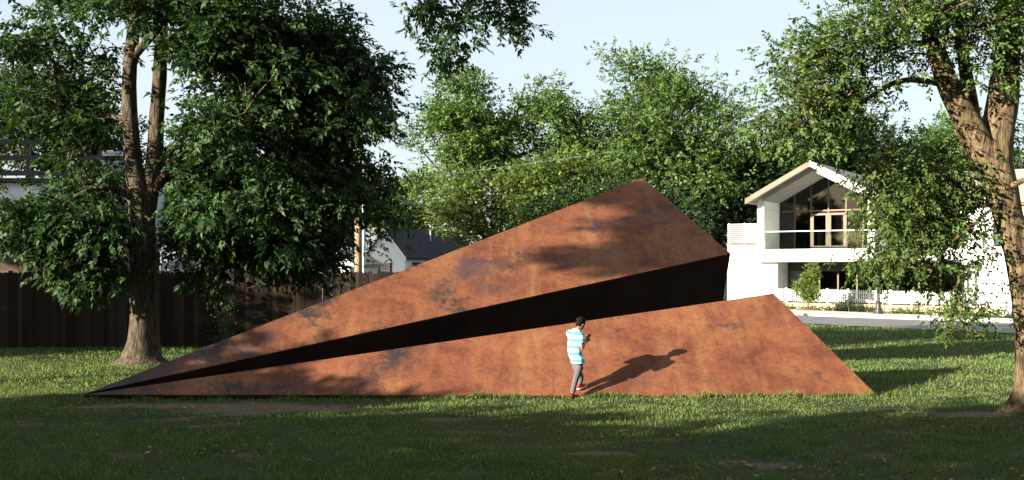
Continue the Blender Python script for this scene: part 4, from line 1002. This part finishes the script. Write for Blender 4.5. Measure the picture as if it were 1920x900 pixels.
# low shrubs in the bed at the foot of the wall
rs = random.Random(5)
for i in range(26):
    r = .4 + i * .62 + rs.uniform(-.15, .15); d = -1.1 + rs.uniform(-.2, .2); b = Mf(r, d, 0); b.z = terrain(b.x, b.y) + .0
    if b.y < float(interp(FAR, b.x)) + .15: b.y = float(interp(FAR, b.x)) + .15
    hgt = rs.uniform(.12, .22)
    cents = [(b.x + rs.uniform(-.28, .28), b.y + rs.uniform(-.2, .2), b.z + .04 + hgt * rs.uniform(.3, .8), .22) for _ in range(6)]
    leafy('low_shrub', 'low rounded green shrub in the planting bed below the tan wall', 'shrub', b, cents, 260, .11, .07, 'leaf_elm', 200 + i, 'shrubs in the bed below the tan wall', stem_r=.012)

# young street tree in front of the picket fence
yb = P(1515, 583, 61.2); yb.z = terrain(yb.x, yb.y) + .14
make_tree('young_tree', 'slender young tree with fresh green leaves in front of the picket fence', yb,
          [[(*yb, .05), (yb.x, yb.y, 1.0, .035), (yb.x + .02, yb.y, 2.2, .03), (yb.x, yb.y, 3.4, .012)]],
          pxell([(1515, 545, 20, 16, 61.2, .5), (1516, 520, 17, 18, 61.2, .45), (1514, 495, 9, 18, 61.2, .25)]), 46, .15, 16, 5, .14, .075, M['leaf_young'], M['bark_far'], 71, bpc=2, br=1.0, droop=-.1, gap=0, step=.3, sides=8, amp=.02, twig=.006, minz=.5, sprlen=.2)
mlc = MB().lathe((yb.x, yb.y, yb.z - .02), [(0, .75), (.05, .66), (.09, .4), (.1, .05)], 18).build('mulch_ring', M['mulch'], None, yb); tag(mlc, 'ring of reddish mulch round the foot of the young tree', 'mulch')
for px, nm in ((1400, 'thin bare sapling against the white terrace wall, farther from the balcony'), (1440, 'thin sapling at the corner of the ground floor glazing')):
    wb = P(px, 505, 63.2); wb.z = terrain(wb.x, wb.y)
    leafy('sapling', nm, 'sapling', wb, [(wb.x + dx, wb.y, wb.z + z, .22) for dx, z in ((-.3, 1.3), (.1, 1.9), (.35, 1.5), (-.1, 1.6), (.15, 1.1), (-.2, .7))], 130, .10, .06, 'leaf_elm', 300 + px, stem_r=.012)
for px, nm in ((1592, 'small bushy shrub on a short stem by the tan wall'), (1722, 'small dark shrub on a stem beside the street lamp end of the bed')):
    wb = P(px, 505, 61.4 if px < 1700 else 60.2); wb.z = terrain(wb.x, wb.y)
    leafy('stem_shrub', nm, 'shrub', wb, [(wb.x + dx, wb.y + dy, wb.z + z, .2) for dx, dy, z in ((-.15, 0, .62), (.15, .1, .68), (0, -.1, .8), (0, .1, .6))], 240, .10, .06, 'leaf_ash', 320 + px, stem_r=.02)

# street lamp
lp = P(1647, 505, 57.6); lp.z = terrain(lp.x, lp.y) + .14
lm = thing('street_lamp', lp, 'black post street lamp standing on the pale pavement', 'street lamp')
MB().lathe(lp, [(0, .27), (.1, .27), (.12, .24), (.22, .22), (.26, .17), (.55, .13), (.62, .15), (.68, .10)], 16).build('base', M['dark_metal'], lm, smooth=False)
MB().lathe((lp.x, lp.y, lp.z + .68), [(0, .09), (1.2, .085), (1.22, .10), (1.3, .10), (1.32, .08), (3.6, .06), (3.65, .09), (3.75, .09)], 16).build('shaft', M['dark_metal'], lm)
MB().lathe((lp.x, lp.y, lp.z + 4.43), [(0, .10), (.08, .17), (.5, .23), (.52, .25)], 8).build('lantern', M['rail_glass'], lm)
MB().lathe((lp.x, lp.y, lp.z + 4.95), [(0, .27), (.05, .26), (.2, .12), (.26, .04), (.36, .02)], 8).build('cap', M['dark_metal'], lm)

# orange balls on the far lawn
for (px, py, rr, nm) in ((1829, 635, .12, 'bright orange ball lying on the grass near the street'), (1837, 633, .09, 'smaller orange ball touching the larger orange ball on the grass')):
    D = F * H / (py - HZ); b = P(px, py, D); b.z = 0.0
    bm = bmesh.new(); bmesh.ops.create_icosphere(bm, subdivisions=3, radius=rr)
    for v in bm.verts:
        v.co.z *= .93
        for ax in range(2):
            if abs(v.co[ax]) < rr * .06: v.co *= .97
    me = bpy.data.meshes.new('ball'); bm.to_mesh(me); bm.free(); me.materials.append(M['orange'])
    me.polygons.foreach_set("use_smooth", [True] * len(me.polygons))
    o = bpy.data.objects.new('ball', me); link(o, None, (b.x, b.y, rr * .93)); tag(o, nm, 'ball')

# ------------------------------------------------------------------ the boy
def t_simple(name, col, rough=.7, spec=.3, var=.15, sc=30):
    t = NT(name); n = t.noise(t.pos(), sc, 4)
    c = t.mix(t.rng(n, .3, .7), tuple(x * (1 - var) for x in col), tuple(min(1, x * (1 + var)) for x in col))
    return t.bsdf(c, rough, spec)
M['skin'] = t_simple('skin', (0.26, 0.125, 0.07), .55, .35, .08)
M['hair'] = t_simple('hair', (0.006, 0.005, 0.005), .8, .08, .4, 60)
M['jeans'] = t_simple('grey_trousers', (0.088, 0.084, 0.085), .85, .1, .22, 45)
M['red'] = t_simple('red_shoe', (0.40, 0.035, 0.045), .6, .3)
M['red_dark'] = t_simple('dark_red_shoe', (0.10, 0.018, 0.020), .7, .2)
M['sole'] = t_simple('white_sole', (0.62, 0.60, 0.56), .7, .2)
M['phone'] = t_simple('phone', (0.03, 0.03, 0.035), .25, .5, .05)
def mat_shirt():
    t = NT('striped_shirt'); g = t.new("ShaderNodeNewGeometry"); s = t.new("ShaderNodeSeparateXYZ"); t.link(g.outputs['Position'], s.inputs[0])
    ph = t.math('FRACT', t.math('MULTIPLY', t.math('SUBTRACT', s.outputs[2], .602), 1 / .127))
    f = t.math('GREATER_THAN', ph, .47)
    n = t.noise(t.pos(), 60, 3)
    c = t.mix(f, (0.76, 0.76, 0.76), (0.035, 0.36, 0.50))
    c = t.mix(t.rng(n, .3, .7, 0, .12), c, (.5, .5, .5))
    fold = t.noise(t.pos((1, 1, .45)), 11, 3, .5, .6)
    return t.bsdf(c, .85, .1, bump=fold, bstr=.5, bdist=.03)
M['shirt'] = mat_shirt()

SC_U = Vector((.80, .60, 0)); SC_R = Vector((.60, -.80, 0)); UPV = Vector((0, 0, 1))   # facing, his right, up
def loft(m, rings, sides=16):
    """rings: (centre, halfwidth along right, halfdepth along facing[, axis vectors])"""
    base = len(m.v)
    for rg_ in rings:
        c, a, b = rg_[:3]; ra, fa = (rg_[3], rg_[4]) if len(rg_) > 3 else (SC_R, SC_U)
        for k in range(sides):
            an = 2 * math.pi * k / sides; m.v.append(tuple(c + ra * (a * math.cos(an)) + fa * (b * math.sin(an))))
    for i in range(len(rings) - 1):
        for k in range(sides):
            p = base + i * sides + k; q = base + i * sides + (k + 1) % sides; m.f.append((p, q, q + sides, p + sides))
    m.f.append(tuple(base + k for k in range(sides - 1, -1, -1))); m.f.append(tuple(base + (len(rings) - 1) * sides + k for k in range(sides)))
def ball(m, c, rx, ry, rz, ax=None, n=10):
    X, Y, Z = ax or (SC_R, SC_U, UPV)
    prof = [(math.cos(math.pi * i / n), math.sin(math.pi * i / n)) for i in range(n, -1, -1)]; base = len(m.v); sd_ = 14
    for cz, s in prof:
        s = max(s, .02)
        for k in range(sd_):
            a = 2 * math.pi * k / sd_; m.v.append(tuple(c + X * (rx * s * math.cos(a)) + Y * (ry * s * math.sin(a)) + Z * (rz * cz)))
    for i in range(n):
        for k in range(sd_):
            p = base + i * sd_ + k; q = base + i * sd_ + (k + 1) % sd_; m.f.append((p, q, q + sd_, p + sd_))
    m.f.append(tuple(base + k for k in range(sd_ - 1, -1, -1))); m.f.append(tuple(base + n * sd_ + k for k in range(sd_)))
def fuse(m, name, mat, parent, vox, smooth_it=4):
    o = m.build('tmp', mat, parent); md = o.modifiers.new('r', 'REMESH'); md.mode = 'VOXEL'; md.voxel_size = vox; md.use_smooth_shade = True
    ms_ = o.modifiers.new('s', 'SMOOTH'); ms_.factor = .5; ms_.iterations = smooth_it
    dgp = bpy.context.evaluated_depsgraph_get(); dgp.update()
    me = bpy.data.meshes.new_from_object(o.evaluated_get(dgp)); me.name = name
    if not me.materials: me.materials.append(mat)
    me.polygons.foreach_set("use_smooth", [True] * len(me.polygons))
    n = bpy.data.objects.new(name, me); link(n, parent); bpy.data.objects.remove(o); return n

DB = 19.72
def slope_z(p):      # height of the lower sloping plate below a point
    return T0.z - (nl.x * (p.x - T0.x) + nl.y * (p.y - T0.y)) / nl.z
hipc = P(1083, 686, DB)
person = thing('person', (hipc.x, hipc.y, 0), 'boy in cyan and white striped shirt and grey trousers looking down at a phone', 'person')
neck = P(1081, 617, DB); chest = P(1078, 640, DB); waist = P(1078, 664, DB)
hd = P(1086, 607.5, DB) + SC_U * .035
shR, shL = P(1078, 626, DB) + SC_R * .155, P(1078, 625.5, DB) - SC_R * .155
elR = P(1091, 653, DB - .17); haR = P(1098.5, 637, DB + .06)
elL = P(1083, 652, DB + .28); haL = P(1100, 640, DB + .14)
hipR, hipL = hipc + SC_R * .065, hipc - SC_R * .065
knR = P(1079, 713, DB - .07); anR = P(1073.5, 737.5, DB - .13)
foL = ray_plane(1089, 729, T0, nl); anL = foL + Vector((-.02, -.03, .075)); knL = P(1089, 707, 19.86)
# body: head, neck, arms with hands, forming one skin surface with the trunk below the clothes
m = MB()
ft = (SC_U + Vector((0, 0, -.42))).normalized(); hu = SC_R.cross(ft).normalized(); hu = hu if hu.z > 0 else -hu
ball(m, hd + hu * .015, .070, .088, .085, (SC_R, ft, hu)); ball(m, hd - hu * .055 + ft * .025, .052, .062, .052, (SC_R, ft, hu))
ball(m, hd + ft * .092 - hu * .022, .012, .018, .020, (SC_R, ft, hu), 6)            # nose
ball(m, hd + ft * .080 - hu * .060, .022, .010, .008, (SC_R, ft, hu), 6)            # lips
for s in (-1, 1):
    ball(m, hd + SC_R * (s * .072) - hu * .012, .010, .018, .028, (SC_R, ft, hu), 6)   # ears
    ball(m, hd + SC_R * (s * .03) + ft * .072 + hu * .012, .02, .012, .008, (SC_R, ft, hu), 6)  # brows
loft(m, [(neck - UPV * .05, .060, .055), (neck, .045, .047), (hd - hu * .05, .044, .048)])
loft(m, [(hipc - UPV * .05, .100, .072), (waist, .110, .076), (chest, .130, .085), (chest + UPV * .09, .125, .075), (neck - UPV * .03, .06, .05)])
def limb(m, pts):
    path = catmull([(*p, r) for p, r in pts], .03); m.tube([tuple(q) for q in path], 12)
for sh, el, ha, sg in ((shR, elR, haR, 1), (shL, elL, haL, -1)):
    limb(m, [(sh, .046), (sh.lerp(el, .5), .042), (el, .035), (el.lerp(ha, .4), .036), (ha, .023)])
    fwd = (ha - el).normalized(); inn = (SC_R * -sg); inn = (inn - fwd * inn.dot(fwd)).normalized(); bk = fwd.cross(inn)
    pal = ha + fwd * .035; ball(m, pal, .034, .018, .042, (bk, inn, fwd), 8)
    for k, (o_, ln) in enumerate(((-.026, .062), (-.009, .070), (.009, .066), (.025, .052))):
        a = pal + bk * o_ + fwd * .028
        b = a + fwd * ln * .5 + inn * .008; c = b + inn * ln * .42 + fwd * .006
        m.tube([(*a, .0095), (*b, .009), (*c, .0075)], 8)
    a = pal - bk * .028 - fwd * .01; b = a + inn * .03 - bk * .012 + fwd * .015; c = b + inn * .02 + fwd * .024
    m.tube([(*a, .011), (*b, .010), (*c, .008)], 8)
for hp, kn, an in ((hipR, knR, anR), (hipL, knL, anL)):
    limb(m, [(hp, .064), (hp.lerp(kn, .5), .056), (kn, .045), (kn.lerp(an, .4), .042), (an, .03)])
fuse(m, 'body', M['skin'], person, .008, 3)
# hair cap
m = MB(); ball(m, hd + hu * .046 - ft * .016, .086, .102, .088, (SC_R, ft, hu)); ball(m, hd - ft * .050 - hu * .005, .070, .050, .062, (SC_R, ft, hu))
for i in range(46):
    a = rs.uniform(0, 6.28); b = rs.uniform(.15, 1.4); q = SC_R * math.cos(a) * math.sin(b) + ft * math.sin(a) * math.sin(b) + hu * math.cos(b)
    ball(m, hd + hu * .04 - ft * .014 + Vector((q.x * .078, q.y * .088, q.z * .078)), .018, .018, .016, None, 5)
fuse(m, 'hair', M['hair'], person, .008, 1)
# striped shirt: trunk and two short sleeves, hanging loose over the hips
m = MB(); bk0 = -SC_U
loft(m, [(P(1084, 681, DB), .150, .118), (P(1082, 672, DB), .152, .118), (waist, .150, .112), (P(1077.5, 652, DB), .153, .112), (chest, .158, .110), (P(1078, 631, DB), .160, .103), (P(1079, 623, DB), .140, .088), (P(1080, 618.5, DB), .085, .068), (P(1080.5, 615.5, DB), .052, .054)], 20)
for sh, el in ((shR, elR), (shL, elL)):
    d = (el - sh); m.tube([(*(sh - d * .10), .062), (*(sh + d * .2), .068), (*(sh + d * .66), .066)], 14)
fuse(m, 'shirt', M['shirt'], person, .010, 3)
# trousers
m = MB(); loft(m, [(hipc - UPV * .07, .108, .082), (hipc, .116, .090), (hipc + UPV * .09, .112, .088)])
for hp, kn, an in ((hipR, knR, anR), (hipL, knL, anL)):
    q = an + UPV * .015; limb(m, [(hp, .074), (hp.lerp(kn, .5), .066), (kn, .056), (kn.lerp(q, .5), .052), (q, .047)])
fuse(m, 'trousers', M['jeans'], person, .010, 3)
# shoes
for an, gz_, tilt in ((anR, 0.0, 0), (anL, foL.z, .25)):
    f2 = (SC_U * 1.0 + UPV * tilt).normalized(); g0 = Vector((an.x, an.y, 0))
    base_ = Vector((an.x, an.y, gz_ + .008)); up2 = SC_R.cross(f2); up2 = up2 if up2.z > 0 else -up2
    m = MB(); ball(m, base_ + f2 * .055 + up2 * .035, .042, .115, .036, (SC_R, f2, up2)); ball(m, base_ - f2 * .01 + up2 * .055, .040, .055, .045, (SC_R, f2, up2))
    so = fuse(m, 'shoe', M['red'] if tilt else M['red_dark'], person, .007, 2)
    m = MB(); pts = []
    for k in range(18):
        a = 2 * math.pi * k / 18; pts.append(base_ + f2 * (.055 + .122 * math.sin(a)) + SC_R * (.045 * math.cos(a)) - up2 * .006)
    m.prism(pts, up2 * .022); m.build('sole', M['sole'] if tilt else M['red_dark'], so)
# phone
ph0 = haR.lerp(haL, .45) + SC_U * .05 + UPV * .055
phn = MB(); f3 = (SC_U * .55 + UPV * .85).normalized(); n3 = SC_R.cross(f3).normalized()
phn.hexa([ph0 + SC_R * a + f3 * b + n3 * c for c in (-.004, .004) for a, b in ((-.036, -.07), (.036, -.07), (.036, .07), (-.036, .07))])
po = phn.build('phone', M['phone'], None, ph0); tag(po, 'dark phone held up in the hands of the boy', 'phone')
